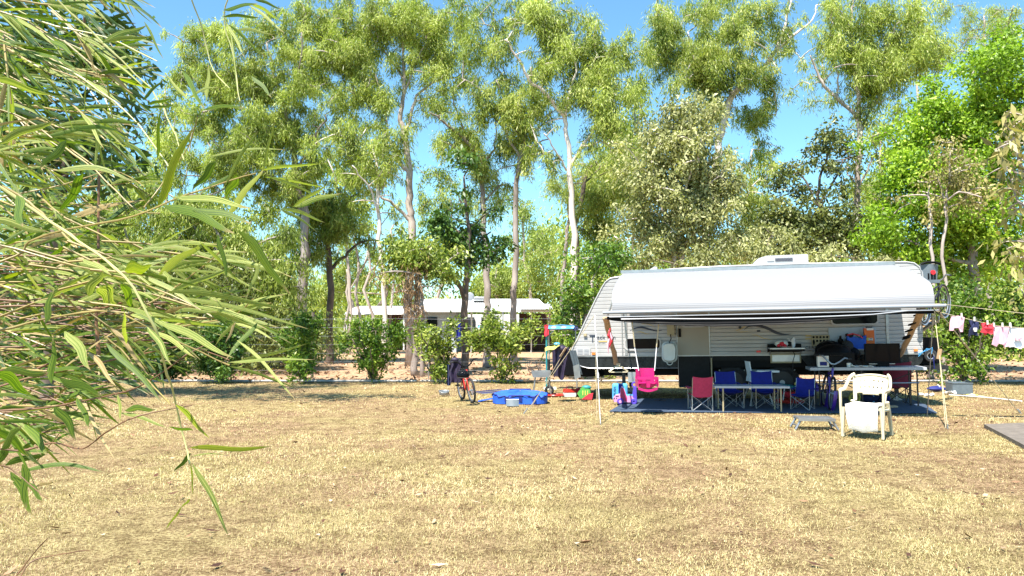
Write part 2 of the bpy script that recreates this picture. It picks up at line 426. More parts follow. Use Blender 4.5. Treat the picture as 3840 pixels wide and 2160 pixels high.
def tree(name, label, cat, Y, trunk, limbs, blobs, leafm, barkm, ln=.17, wd=.015, droop=1.0, lai=3.15, sub=.44, group=None, depth=.8, twig_r=.022, trunkname='trunk', ground=True, squash=.8, clump=1.0, extra_trunks=(), spread=1.22, loose=True):
    """trunk and limbs: pixels (px, py, half width in px) at depth Y; blobs: (px, py, rx, ry[, dy]) masses of the crown"""
    mpp = Y/F
    def line(L, sub_=4, amp=.06, dy=0.0, wob=.0):
        pts = []; rr = []
        for i, q in enumerate(L):
            pts.append(W(q[0], q[1], Y+dy*(i/max(1, len(L)-1)))); rr.append(q[2]*mpp)
        return pts, rr
    P, Rr = line(trunk)
    if ground:
        b = P[0].copy(); b.z = -.1
        if P[0].z > .3: P = [b]+P; Rr = [Rr[0]*1.12]+Rr
    root_loc = Vector((P[0].x, P[0].y, 0))
    t = thing(name, label, cat, root_loc, group=group)
    nodes = []
    def put(P, Rr, nm, ns, k=4, amp=.06):
        J = jitter_line(P, k, amp); rj = []
        for i in range(len(J)):
            a = i/k; i0 = min(int(a), len(Rr)-1); i1 = min(i0+1, len(Rr)-1); rj.append(Rr[i0]+(Rr[i1]-Rr[i0])*(a-int(a)))
        if nm == 'trunk' and ground: rj[0] *= 1.35; 
        mb = MB().tube(J, rj, ns); mb.build(nm, barkm, t, world=True, smooth=2)
        for i in range(len(J)): nodes.append((tuple(J[i]), rj[i]))
    put(P, Rr, trunkname, 10)
    for et in extra_trunks:
        P2, R2 = line(et); b = P2[0].copy(); b.z = -.1; 
        if ground: P2 = [b]+P2; R2 = [R2[0]]+R2
        put(P2, R2, 'trunk', 8)
    for i, L in enumerate(limbs):
        P2, R2 = line(L, dy=rs.uniform(-1, 1)*1.2); put(P2, R2, 'limb', 7, 4, .12)
    # crown masses
    cs = []; rad = []; bt = []
    leaf_px = .5*ln*2*wd/(mpp*mpp)*.62
    area = sum(math.pi*b[2]*b[3] for b in blobs)
    bl = [tuple(b) for b in blobs]
    if len(bl) > 4 and clump > .7:                     # bridge neighbouring masses so that they grow into one crown
        for i in range(len(blobs)):
            for j in range(i+1, len(blobs)):
                p, q = blobs[i], blobs[j]; dx, dy = p[0]-q[0], p[1]-q[1]; dd = math.hypot(dx, dy)
                if dd < .95*(p[2]+q[2]+p[3]+q[3])/2 and rs.rand() < .8:
                    k = rs.uniform(.35, .65); bl.append((p[0]-dx*k+rs.randn()*12, p[1]-dy*k+rs.randn()*12, (p[2]+q[2])/2*.62, (p[3]+q[3])/2*.62))
    for (nx, ny, nz), nr in nodes:                     # loose tufts along the limbs
        if nz > 2.5 and nr < .07 and rs.rand() < .4 and limbs and loose:
            for _ in range(rs.randint(1, 3)):
                cs.append((nx+rs.randn()*.45, ny+rs.randn()*.5, nz+rs.randn()*.35)); rad.append(sub*rs.uniform(.3, .7)); bt.append(rs.uniform(.3, .8))
    for b in bl:
        vr = rs.uniform(.82, 1.22) if loose else 1.0
        rx, ry = b[2]*mpp*spread*vr, b[3]*mpp*spread*vr; rd = depth*(rx+ry)/2
        r0 = sub*clump; nsub = max(4, int(2.6*(rx*ry*rd)**(2/3)/(r0**2)))
        nsub = min(nsub, 120); c0 = W(b[0], b[1], Y+(b[4] if len(b) > 4 else rs.uniform(-.8, .8)))
        mt = .5+rs.randn()*.06
        for k in range(nsub):
            v = rs.randn(3); v /= np.linalg.norm(v); q = rs.rand()**.5*(1+.5*max(0, rs.randn()*.5))
            cs.append((c0.x+v[0]*rx*q, c0.y+v[1]*rd*q, c0.z+v[2]*ry*q)); rad.append(r0*(.3+.75*rs.rand()**1.6)); bt.append(np.clip(mt+rs.randn()*.2, .05, .95))
    cs = np.array(cs); rad = np.array(rad)
    keepm = cs[:, 2] > .12+rad*.2; cs = cs[keepm]; rad = rad[keepm]; bt = np.array(bt)[keepm]
    total = int(lai*area/leaf_px); wts = rad**2; counts = np.maximum(3, (total*wts/wts.sum()).astype(int))
    NLEAF[0] += counts.sum()
    # twigs: each clump hangs on the nearest wood
    N = np.array([q[0] for q in nodes]); order = np.argsort([np.min(np.linalg.norm(N-c, axis=1)) for c in cs])
    mb = MB(); NN = [Vector(q[0]) for q in nodes]; arr = N.copy()
    for i in order:
        c = cs[i]; dd = np.linalg.norm((arr-c)*np.array([1,1,1]), axis=1)+.25*np.maximum(0, arr[:, 2]-c[2])*2
        j = int(np.argmin(dd)); a = NN[j]; cv = Vector(c)
        dist = (cv-a).length
        mid = (a+cv)/2+Vector((rs.randn()*.1, rs.randn()*.1, .12))*dist
        pts = bez(a, mid, cv, 4); r1 = min(twig_r*(1+dist*.35), .07)
        mb.tube(pts, [r1, r1*.85, r1*.7, r1*.5, r1*.3], 4, cap=False)
        arr = np.vstack([arr, [tuple(pts[2])], [tuple(pts[3])], [tuple(cv)]]); NN += [pts[2], pts[3], cv]
    mb.build('branchwork', barkm, t, world=True, kind='stuff')
    o = leaves('crown', cs-np.array(root_loc), rad, counts, ln, wd, droop, leafm, t, bt, squash)
    return t
def px(*L): return list(L)
EG = 'gum trees behind the caravan'
tree('eucalyptus_tree', 'tall grey-trunked gum tree forking wide above the white house roof', 'tree', 30,
  [(1542,888,15),(1536,780,14),(1534,683,13),(1521,531,12),(1508,470,10),(1500,440,9),(1515,342,7),(1515,228,5),(1500,76,3)],
  [[(1532,640,7),(1508,622,8),(1462,524,7),(1417,478,6),(1348,486,4)],[(1523,500,6),(1546,402,6),(1599,326,5),(1660,296,4),(1728,281,3),(1751,205,2)],[(1538,830,7),(1477,767,6),(1424,736,4),(1380,700,2)],[(1462,524,4),(1450,470,3),(1440,380,3),(1400,250,2)],[(1515,342,5),(1570,200,3),(1640,90,2)],[(1515,300,4),(1430,180,3),(1350,90,2)]],
  [(1180,120,120,120),(1300,80,120,100),(1430,50,120,80),(1240,280,120,110),(1370,210,110,110),(1400,370,100,80),(1540,130,110,120),(1650,130,110,120),(1700,40,110,70),(1580,250,90,60),(1720,240,90,90),(1650,340,50,40),(1230,430,90,60),(1330,440,60,50),(1540,20,80,50)],
  'leaf_euc', 'bark_pale', group=EG)
tree('eucalyptus_tree', 'slim pale gum tree with low hanging crown beside the tall grey-trunked one', 'tree', 27,
  [(1444,1130,9),(1432,1000,8),(1424,900,8),(1418,740,7),(1416,650,5),(1400,560,3)], [[(1420,730,4),(1460,640,3),(1500,560,2)],[(1421,800,4),(1380,700,3),(1320,620,2)]],
  [(1320,550,100,70),(1430,600,80,60),(1360,650,100,55),(1460,520,50,45),(1270,500,60,50)], 'leaf_euc', 'bark_white', group=EG)
tree('eucalyptus_tree', 'gum tree with straight dark brown trunk between the two pale-stemmed ones', 'tree', 28,
  [(1926,1200,12),(1929,1100,12),(1933,900,11),(1933,759,10),(1944,645,9),(1952,585,8)],
  [[(1948,590,6),(1887,486,5),(1842,414,4),(1804,334,3),(1735,296,2)],[(1887,486,4),(1890,400,3),(1860,300,2)],[(1952,590,6),(1978,455,4),(2009,380,3),(1990,250,2)],[(1955,590,5),(2010,540,3),(2060,520,2)]],
  [(1850,210,100,120),(1790,390,80,70),(1900,390,90,80),(1960,500,70,60),(1880,540,50,40),(1990,600,50,50),(1890,70,110,80),(1990,330,60,60),(2010,440,60,50)], 'leaf_euc_green', 'bark_grey', group=EG)
tree('eucalyptus_tree', 'gum tree with smooth white trunk and forked white limb left of the caravan', 'tree', 26,
  [(2150,1140,13),(2149,1000,13),(2145,759,11),(2138,622,10),(2122,486,8),(2119,433,8),(2130,380,6),(2153,266,4),(2140,120,3)],
  [[(2119,440,8),(2054,357,8),(1986,304,6),(1950,230,4),(1900,150,3)],[(2143,625,7),(2183,546,6),(2229,486,5),(2267,417,4),(2300,300,3)],[(2130,380,5),(2190,300,3),(2240,200,2)],[(2183,546,4),(2230,540,3),(2290,480,2)],[(2125,640,4),(2080,560,3),(2040,500,2)]],
  [(2030,110,100,110),(2090,40,60,60),(2190,180,100,90),(2280,200,80,70),(2340,240,60,80),(2250,320,90,80),(2150,300,80,80),(2070,240,70,70),(2320,380,60,80),(2220,450,80,70),(2290,470,50,50),(2190,590,60,45),(2050,560,50,40),(2100,160,70,70),(1990,20,90,50)], 'leaf_euc', 'bark_white', group=EG)
tree('eucalyptus_tree', 'thin grey leaning gum tree just beside the smooth white trunk', 'tree', 34,
  [(2108,1130,7),(2120,950,7),(2130,782,6),(2150,690,4)], [[(2150,700,4),(2210,640,2)]],
  [(2190,720,80,60),(2250,640,80,60),(2260,760,50,50),(2100,690,40,40),(2330,560,60,60)], 'leaf_euc_green', 'bark_grey', group=EG)
tree('eucalyptus_tree', 'dark brown trunked gum tree half hidden by the smooth white trunk', 'tree', 30,
  [(2160,1120,10),(2164,911,10),(2190,683,8),(2220,620,5)], [[(2190,690,5),(2240,640,3),(2290,600,2)]],
  [(2210,800,70,70),(2260,860,60,60),(2250,720,60,50),(2180,870,40,40),(2320,700,60,70),(2360,600,60,60)], 'leaf_euc_green', 'bark_dark', group=EG)
tree('eucalyptus_tree', 'gum tree with long bare limb slanting up into the blue gap', 'tree', 29,
  [(1827,1200,13),(1826,1100,13),(1826,956,12),(1811,759,10),(1806,640,8),(1804,607,7)],
  [[(1804,615,7),(1751,531,6),(1705,493,5),(1652,448,4),(1610,420,2)],[(1751,531,5),(1720,430,3),(1700,360,2)],[(1806,620,5),(1850,560,3),(1860,480,2)],[(1815,760,5),(1870,700,3),(1910,690,2)]],
  [(1690,410,50,50),(1740,520,70,50),(1840,660,80,70),(1830,790,50,50),(1900,720,50,40),(1660,540,50,35),(1610,400,40,30),(1790,600,50,40)], 'leaf_euc', 'bark_grey', group=EG)
tree('leafy_tree', 'dark green broad-leafed tree standing before the white house', 'tree', 26,
  [(1742,1235,14),(1743,1100,13),(1752,987,11),(1760,880,8),(1745,760,6),(1740,660,3)],
  [[(1743,1130,8),(1715,1060,8),(1670,1010,6),(1650,950,3)],[(1755,960,6),(1800,900,4),(1840,870,3)],[(1752,900,5),(1700,850,3),(1660,810,2)]],
  [(1740,630,60,45),(1750,740,55,65),(1665,800,50,45),(1800,860,80,70),(1730,900,80,70),(1855,920,45,50),(1640,880,40,45),(1800,980,50,35)], 'leaf_dark', 'bark_dark', ln=.17, wd=.045, droop=.4, lai=3.4)
tree('vine_covered_tree', 'low rounded tree smothered in yellow-green and dead brown vine', 'tree', 24,
  [(1560,1190,12),(1565,1050,10),(1570,960,6)], [[(1565,1050,6),(1500,1000,4),(1460,950,2)],[(1565,1020,6),(1630,1000,4),(1680,980,2)]],
  [(1500,930,100,50),(1600,930,100,60),(1530,1000,120,55),(1660,980,75,60),(1600,1010,80,45)], 'leaf_hedge_yellow', 'bark_grey', ln=.12, wd=.032, droop=.6, lai=3.8, sub=.5)
tree('dead_vine_tangle', 'brown tangle of dead vine hanging under the low rounded tree', 'vine', 23.6,
  [(1585,1200,8),(1580,1100,7),(1575,1060,4)], [[(1580,1100,4),(1520,1090,3),(1470,1100,2)]],
  [(1550,1060,60,50),(1530,1110,40,40),(1560,1160,30,40)], 'vine_dead', 'bark_grey', ln=.22, wd=.012, droop=.9, lai=1.6, sub=.45)
tree('eucalyptus_tree', 'gum tree with thick white limb leaning over the caravan air conditioner', 'tree', 30,
  [(2640,980,15),(2665,800,14),(2685,640,14),(2697,552,14),(2717,448,13),(2745,359,12),(2786,317,11),(2848,269,9),(2897,207,8),(2931,138,6),(2952,55,4),(2973,-20,3)],
  [[(2897,210,6),(2986,124,5),(3048,76,3),(3060,20,2)],[(2700,540,7),(2640,420,5),(2600,280,4),(2580,120,2)],[(2745,360,6),(2740,240,4),(2720,80,2)],[(2786,317,5),(2820,200,3),(2810,60,2)],[(2600,300,3),(2500,230,2),(2450,180,2)],[(2848,269,4),(2900,350,3),(2910,430,2)]],
  [(2560,50,110,80),(2720,40,130,90),(2860,60,80,80),(2510,180,80,80),(2620,190,120,100),(2760,190,110,100),(2560,310,80,60),(2680,320,100,80),(2870,300,45,60),(2870,430,40,70),(2820,420,80,70),(2865,560,45,55),(2850,660,90,90),(2800,760,70,60),(2470,90,50,60)], 'leaf_euc_green', 'bark_white', group=EG)
tree('paperbark_tree', 'many-stemmed olive tree with pale twisting stems behind the caravan roof', 'tree', 25,
  [(2530,1010,12),(2512,860,10),(2480,760,8),(2450,620,6),(2440,500,4)],
  [[(2512,860,6),(2560,740,5),(2600,640,4),(2630,520,3)],[(2485,770,5),(2420,700,4),(2380,640,3)],[(2555,750,4),(2640,700,3),(2700,660,2)],[(2530,950,5),(2620,860,4),(2700,790,3)]],
  [(2560,420,100,60),(2480,510,100,80),(2620,520,100,90),(2420,630,90,80),(2540,640,120,90),(2670,640,90,90),(2430,770,100,80),(2560,780,120,80),(2690,780,90,80),(2480,880,120,80),(2640,890,120,80),(2350,850,60,90),(2750,680,50,90),(2750,850,70,80)],
  'leaf_olive', 'bark_white', ln=.125, wd=.034, droop=.7, lai=4.0, sub=.5, extra_trunks=[[(2560,1010,11),(2540,870,9),(2535,720,7),(2560,560,5),(2560,430,3)]])
tree('eucalyptus_tree', 'tall slim gum tree with long straight pinkish trunk right of the air conditioner', 'tree', 28,
  [(3212,985,13),(3213,900,12),(3218,690,11),(3225,552,10),(3221,442,10),(3221,400,8),(3205,250,6),(3190,100,4),(3200,-20,3)],
  [[(3213,445,7),(3138,366,7),(3090,324,6),(3062,255,4),(3038,207,2)],[(3138,366,4),(3140,280,3),(3120,180,2)],[(3225,500,5),(3265,400,4),(3330,280,3),(3370,180,2)],[(3205,240,5),(3228,138,5),(3311,41,3)],[(3090,324,3),(3085,250,2),(3100,170,2)],[(3218,690,4),(3175,640,3),(3190,580,2)],[(3222,700,4),(3260,620,3),(3290,560,2)]],
  [(3135,50,60,70),(3210,40,100,80),(3310,80,100,90),(3180,160,90,70),(3270,200,100,80),(3360,220,80,80),(3240,310,80,70),(3330,330,70,60),(3120,150,50,50),(3470,110,80,100),(3500,220,60,60),(3260,400,50,50),(3220,250,70,60),(3420,190,60,70)], 'leaf_euc', 'bark_pale', group=EG)
tree('broadleaf_tree', 'dark crooked-branched tree in the sky gap left of the slim pinkish trunk', 'tree', 27,
  [(3080,1050,9),(3085,900,8),(3075,780,7),(3070,690,5),(3100,600,4),(3130,520,2)],
  [[(3075,760,5),(3130,680,4),(3160,600,2)],[(3078,800,5),(3030,700,4),(2990,640,2)],[(3080,850,5),(2980,800,4),(2920,760,2)]],
  [(3050,570,55,45),(3130,490,55,45),(3150,570,50,45),(2970,630,60,45),(2960,720,60,50),(2950,850,100,80),(3090,800,110,55),(3080,890,130,70),(3180,860,60,60),(3160,940,80,60),(2860,860,60,80),(2950,950,90,50)], 'leaf_shade', 'bark_dark', ln=.14, wd=.038, droop=.4, lai=3.4)
tree('leafy_tree', 'huge bright green dense tree filling the corner behind the clothesline', 'tree', 25,
  [(3660,1350,22),(3660,1100,20),(3640,900,16),(3650,700,12),(3680,500,8)],
  [[(3650,900,10),(3540,760,8),(3480,600,5)],[(3650,800,10),(3740,650,8),(3790,450,5)],[(3660,1000,9),(3500,940,6),(3400,900,4)]],
  [(3740,210,100,70),(3640,290,100,75),(3800,310,110,100),(3480,340,70,60),(3530,440,110,90),(3680,440,130,110),(3820,480,90,110),(3420,550,110,90),(3560,590,130,100),(3720,610,130,110),(3370,700,80,80),(3480,740,120,90),(3630,760,130,110),(3780,760,100,110),(3390,850,110,80),(3540,880,130,90),(3700,920,120,90),(3310,930,70,60),(3820,950,80,100),(3440,980,100,60),(3600,1020,110,70)],
  'leaf_bright', 'bark_grey', ln=.13, wd=.04, droop=.3, lai=5.0, sub=.6, squash=.8)
tree('sapling_tree', 'thin brownish tree with two bare stems before the bright green one', 'tree', 22.5,
  [(3492,1250,6),(3490,966,6),(3487,800,5),(3482,720,3)],
  [[(3546,760,4),(3600,720,3),(3680,740,2)],[(3548,800,4),(3530,700,3),(3500,640,2)]],
  [(3560,560,45,55),(3590,640,80,50),(3480,690,60,50),(3590,740,70,40),(3680,750,40,25),(3500,790,60,40),(3630,680,50,40)], 'leaf_brown', 'bark_pale', ln=.12, wd=.03, droop=.6, lai=1.5, sub=.4,
  extra_trunks=[[(3540,1250,6),(3538,966,6),(3546,780,5),(3560,660,4),(3565,560,2)]])
tree('rubber_tree', 'large-leafed tan tree drooping at the picture edge over the clothesline', 'tree', 20,
  [(3880,1300,14),(3870,1000,12),(3850,700,8),(3800,500,4)], [[(3860,800,6),(3790,700,4),(3760,560,3)]],
  [(3790,440,55,50),(3770,530,70,50),(3830,600,60,60),(3800,690,45,55),(3830,800,55,70),(3810,930,55,60),(3840,1020,50,60)], 'leaf_brown', 'bark_pale', ln=.30, wd=.06, droop=.8, lai=1.4, sub=.45)
tree('eucalyptus_tree', 'sparse pale gum tree topping the bright green tree', 'tree', 38,
  [(3720,1000,10),(3710,500,8),(3700,250,5),(3690,60,3)], [[(3705,260,4),(3780,120,3),(3800,20,2)]],
  [(3680,90,50,60),(3760,50,70,50),(3810,140,50,50),(3630,170,50,45),(3760,130,50,40),(3560,60,50,60)], 'leaf_pale', 'bark_grey', lai=1.5, group=EG)
tree('eucalyptus_tree', 'massive weeping gum tree nearest the bamboo, crown wider than any other', 'tree', 30,
  [(1130,1150,20),(1140,1000,18),(1135,800,15),(1110,640,12),(1080,480,8),(1040,320,5),(1000,160,3)],
  [[(1135,800,8),(1060,700,7),(960,620,5),(860,560,3)],[(1110,640,7),(1180,540,5),(1220,430,3)],[(1090,520,6),(980,400,5),(880,300,3),(800,200,2)],[(1060,400,5),(1120,250,3),(1130,120,2)],[(960,620,4),(850,700,3),(760,740,2)]],
  [(700,170,80,55),(820,120,100,70),(930,200,100,110),(1050,110,110,100),(760,300,90,70),(870,330,110,80),(1020,320,100,100),(1110,240,60,90),(700,460,75,60),(820,480,100,85),(960,500,110,100),(1090,480,90,90),(1170,560,70,65),(720,610,90,70),(850,640,110,80),(990,670,110,80),(1120,690,80,80)],
  'leaf_euc', 'bark_grey', group=EG, lai=3.5)
tree('eucalyptus_tree', 'low weeping green gum tree behind the tip of the bamboo leaves', 'tree', 27,
  [(880,1300,12),(870,1100,11),(850,950,9),(800,850,5)], [[(860,1000,6),(960,920,5),(1060,880,3)],[(855,980,5),(740,860,4),(660,780,2)]],
  [(600,720,90,70),(700,800,110,80),(830,850,110,80),(960,890,110,90),(1080,930,100,90),(700,950,120,90),(850,1010,120,80),(1000,1070,120,70),(1120,1120,90,55),(560,880,100,90),(430,720,80,70),(700,1080,110,70),(560,1060,100,70)],
  'leaf_euc_green', 'bark_grey', droop=1.3, ln=.17, wd=.02)
tree('eucalyptus_tree', 'dark gum tree with low bent branch left of the vine-covered tree', 'tree', 32,
  [(1235,1180,13),(1240,1050,12),(1225,900,9),(1230,780,6)], [[(1240,1010,7),(1290,960,6),(1350,910,4),(1420,900,3)],[(1228,860,5),(1280,800,3),(1330,780,2)]],
  [(1240,760,90,80),(1220,870,90,70),(1330,820,60,55),(1300,700,70,50),(1160,960,80,70),(1290,900,50,40),(1180,820,70,80)], 'leaf_euc_green', 'bark_dark', group=EG)
tree('mango_tree', 'dark glossy-leafed tree behind the upper bamboo', 'tree', 15.5,
  [(180,1380,22),(190,1000,20),(230,700,16),(260,450,10)], [[(230,720,10),(350,560,7),(430,430,4)],[(240,620,9),(120,450,6),(60,300,4)],[(255,480,7),(380,280,5),(480,220,3)]],
  [(60,180,130,120),(220,180,130,120),(370,150,110,90),(470,250,90,70),(300,320,130,100),(80,400,140,110),(430,410,80,70),(240,500,120,80),(410,580,80,55),(120,620,120,80),(-150,300,150,150),(-150,550,150,120),(250,-330,180,110,-2.5),(480,-360,180,110,-2.5),(700,-330,150,100,-2.5),(900,-300,120,80,-2.5),(60,-300,180,110,-2.5),(420,-520,170,110,-3),(650,-520,150,110,-3),(-150,-100,150,120)], 'leaf_dark', 'bark_dark', ln=.18, wd=.05, droop=.6, lai=2.0, sub=.6)
tree('scrubby_tree', 'yellowish rounded tree showing between bamboo stems', 'tree', 28,
  [(420,1250,12),(430,1000,10),(480,850,6)], [[(430,950,6),(520,800,4)]],
  [(520,680,90,60),(430,760,100,70),(330,850,110,90),(450,920,120,90),(200,900,120,100),(80,850,120,110),(320,1020,120,70),(120,1040,140,70),(480,1030,80,60)], 'leaf_pale', 'bark_grey', droop=.8)
tree('leafy_shrub_tree', 'glossy green shrub tree against the nose of the caravan', 'tree', 22.5,
  [(2190,1390,10),(2195,1200,8),(2220,1050,5)], [[(2195,1180,5),(2130,1120,3)],[(2200,1150,5),(2290,1000,3)]],
  [(2260,930,80,70),(2210,1030,80,70),(2310,990,80,60),(2140,1140,60,70),(2100,1230,60,55),(2190,1120,70,70),(2160,1250,70,70),(2120,1310,50,50)], 'leaf_hedge', 'bark_grey', ln=.11, wd=.035, droop=.3, lai=2.4, sub=.4)
tree('understorey_tree', 'dim brownish thicket tree just above the caravan roof', 'tree', 24,
  [(2900,1200,10),(2890,1050,9),(2880,900,5)], [[(2890,1040,5),(2980,960,3)]],
  [(2780,920,80,60),(2880,950,90,70),(3000,980,90,60),(3110,980,80,55),(2700,960,70,50),(2600,980,80,40),(3260,960,70,60),(3330,1000,60,60),(2400,960,60,60)], 'leaf_olive', 'bark_dark', ln=.13, wd=.03, droop=.6, lai=2.6, sub=.5)
# paler trees far behind
bgt = [
 ('mid-distance gum tree filling in behind the massive weeping crown', 40, [(620,600,70,70),(760,420,70,60),(900,420,80,70),(1040,560,70,60),(820,760,90,80),(1000,800,80,80),(700,850,90,80),(1150,300,60,60),(900,980,100,70)], 'leaf_euc_green', (890,1150)),
 ('mid-distance gum tree between the weeping crown and the slim pale stem', 42, [(1300,640,60,70),(1230,600,60,70),(1380,760,70,70),(1290,780,70,60),(1450,850,60,60),(1180,720,60,70)], 'leaf_euc', (1310,1160)),
 ('mid-distance gum tree behind the white forked limb and paperbark', 40, [(2290,560,60,70),(2400,430,50,60),(2260,700,60,70),(2420,560,60,70),(2380,330,40,40),(2250,860,60,60),(2380,700,60,70)], 'leaf_euc', (2300,1150)),
 ('mid-distance gum tree between paperbark and crooked dark tree', 38, [(2820,560,60,70),(2860,720,60,60),(2790,840,70,70),(2920,640,40,50),(2900,830,60,60),(2960,960,70,50)], 'leaf_euc_green', (2850,1150)),
 ('mid-distance gum tree in front of the sky right of the pinkish trunk', 38, [(3300,480,50,60),(3350,560,60,70),(3290,640,50,60),(3340,760,60,70),(3270,760,40,50),(3420,420,60,50)], 'leaf_euc', (3310,1150)),
 ('sparse gum tree between the two highest gums at the top edge', 42, [(3440,60,50,45),(3540,200,45,45),(3430,270,45,45)], 'leaf_pale', (3500,1150)),
 ('pale distant tree between the dark brown trunk and the white trunk', 60, [(1965,800,55,50),(2030,880,60,60),(1990,980,80,70),(2070,1010,50,70),(1930,880,40,50)], 'leaf_pale', (1995,1150)),
 ('light green distant tree low behind the house cooler', 62, [(1860,1060,80,60),(1940,1080,60,60),(1800,1100,60,40)], 'leaf_pale', (1880,1160)),
 ('pale distant tree behind the slim pale gum tree stem', 60, [(1300,980,90,70),(1380,1020,80,70),(1290,1050,70,50)], 'leaf_pale', (1330,1180)),
 ('thin-stemmed distant tree above the low end of the white roof', 62, [(1450,1030,60,50),(1220,1090,70,50),(1500,1050,50,40)], 'leaf_euc', (1396,1180)),
 ('pale distant tree rising between leafy shrub tree and paperbark', 40, [(2380,420,60,70),(2350,520,50,70),(2390,580,50,60),(2330,760,50,70),(2340,650,50,60)], 'leaf_pale', (2360,1150)),
 ('dusky distant tree seen under the forked gum tree limb', 60, [(1690,750,60,60),(1650,700,60,60),(1600,760,50,60),(1590,660,45,45)], 'leaf_euc_green', (1640,1150)),
 ('distant gum tree in the gap beside the mango tree', 45, [(620,330,50,60),(660,420,50,60),(600,520,50,70),(650,560,60,60)], 'leaf_euc_green', (640,1150)),
 ('distant grey-green tree behind the slim pinkish trunk', 44, [(3260,820,60,80),(3270,700,50,60),(3180,760,40,60),(3290,900,60,60)], 'leaf_euc_green', (3260,1150)),
]
for lab, Yd, bl, lm, base in bgt:
    tree('distant_tree', lab, 'tree', Yd, [(base[0], base[1], 6), (bl[0][0], (base[1]+bl[0][1])/2, 5), (bl[0][0], bl[0][1], 3)], [[(bl[0][0], (base[1]+bl[0][1])/2, 3), (bl[1][0], bl[1][1], 2)]],
         bl, lm, 'bark_pale', ln=.24, wd=.04, droop=.8, lai=1.9, sub=.8, group='distant trees', twig_r=.03)
# thin bare trunks in the clearing behind the fence
for i, (x0, y0, x1, y1, Yd) in enumerate([(1340,1170,1330,880,44),(1398,1170,1372,860,42),(1470,1150,1462,960,50),(1120,1200,1110,900,40),(1290,1180,1300,1010,48)]):
    sk = thing('bare_trunk', ['slender bare trunk under the pale distant crown', 'slender leaning bare trunk above the low white roof end', 'short bare trunk beside the brown vine tangle', 'slender bare trunk in front of the weeping gum', 'short slender bare trunk furthest from the house'][i], 'tree trunk', W(x0, 1226, Yd)*1, group='bare trunks beyond the fence')
    P = [W(x0, y0, Yd), W((x0+x1)/2+6, (y0+y1)/2, Yd), W(x1, y1, Yd)]; P[0].z = -.1
    MB().tube(jitter_line(P, 4, .1), [.10-.006*k for k in range(9)], 7).build('trunk', 'bark_pale', sk, world=True, smooth=2)
    MB().tube(jitter_line([P[1], P[1]+Vector((.8,0,1.2)), P[1]+Vector((1.2,.3,2.6))], 3, .15), .05, 5).build('limb', 'bark_pale', sk, world=True, smooth=2)
# the wood that closes the view
def far_wood():
    n = 560; cs = []; rad = []; tt = []
    for i in range(n):
        Yd = rs.uniform(62, 85); x = rs.uniform(-.78, .78)*Yd
        top = 6.5+3*math.sin(x*.16)+1.5*math.sin(x*.41+1)
        if -10 < x < 6: top *= 1.15
        cs.append((x, Yd, rs.uniform(.6, max(1.5, top)))); rad.append(rs.uniform(1.3, 2.4)); tt.append(rs.uniform(.2, .9))
    leaves('far_woodland', np.array(cs), np.array(rad), np.full(n, 260), .42, .10, .8, 'leaf_euc_green', None, tt, kind='stuff')
far_wood()
def left_under():
    n = 170; cs = []; rad = []; tt = []
    for i in range(n*2):
        q = rs.uniform(-.68, -.25); Yd = rs.uniform(24, 31); x = q*Yd
        cs.append((x, Yd, rs.uniform(.2, 3.6 if q < -.33 else 1.8))); rad.append(rs.uniform(.5, .9)); tt.append(rs.uniform(.1, .8))
    leaves('undergrowth', np.array(cs), np.array(rad), np.full(len(cs), 150), .15, .03, .6, 'leaf_shade', None, tt, kind='stuff')
left_under()
def mid_under():
    cs = []; rad = []; tt = []
    for i in range(420):
        Yd = rs.uniform(33, 54); q = rs.uniform(-.68, .68); x = q*Yd; pxx = 1920+q*F
        if 1270 < pxx < 2090 and Yd < 51: continue
        top = (1.7 if pxx < 2300 else 4.5)*(1+.5*math.sin(x*.5)); cs.append((x, Yd, rs.uniform(.2, max(.8, top)))); rad.append(rs.uniform(.6, 1.3)); tt.append(rs.uniform(.2, .9))
    leaves('understorey', np.array(cs), np.array(rad), np.full(len(cs), 200), .26, .055, .7, 'leaf_pale', None, tt, kind='stuff')
mid_under()
# ------------------------------------------------------------------ row of shrubs along the fence
def shrub(label, blobs, base, Y=21.2, lm='leaf_hedge', lai=4.3, name='shrub', group='shrubs in a row along the wire fence', ln=.095, sub=.2, stems=6, wd=.028):
    bx = base; trunk = [(bx, 1425, 4), (bx+2, 1400, 4), (blobs[0][0], blobs[0][1], 2)]
    limbs = []
    for b in blobs[:stems]: limbs.append([(bx+rs.uniform(-12, 12), 1424, 3), ((bx+b[0])/2, (1420+b[1])/2+8, 3), (b[0], b[1], 1.5)])
    return tree(name, label, 'shrub', Y, trunk, limbs, blobs, lm, 'bark_dark', ln=ln, wd=wd, droop=-.1, lai=lai, sub=sub, group=group, depth=.9, twig_r=.01, trunkname='stem', squash=1.1, spread=1.0, loose=False)
shrub('dark green fan-shaped shrub, largest in the row, left of the red bicycle', [(1410,1240,50,50),(1350,1225,25,30),(1320,1270,40,40),(1480,1255,40,40),(1390,1310,85,45),(1460,1320,45,35),(1395,1360,65,35),(1395,1400,30,20)], 1395, lm='leaf_hedge', lai=3.6)
shrub('light green shrub directly behind the red bicycle', [(1640,1260,50,40),(1580,1250,25,45),(1700,1225,18,40),(1560,1300,35,30),(1630,1315,70,35),(1695,1295,35,35),(1640,1365,48,32),(1640,1400,30,18)], 1640, lm='leaf_hedge_yellow', lai=3.4)
shrub('wide light green shrub between red bicycle and steel trough', [(1860,1260,60,40),(1800,1250,30,45),(1940,1235,40,35),(1985,1215,30,22),(1900,1310,75,40),(1870,1360,48,32),(1800,1300,30,35),(1945,1280,40,35),(1840,1200,18,40),(1895,1395,35,22),(1760,1265,20,25)], 1885, lm='leaf_hedge_yellow', lai=3.4)
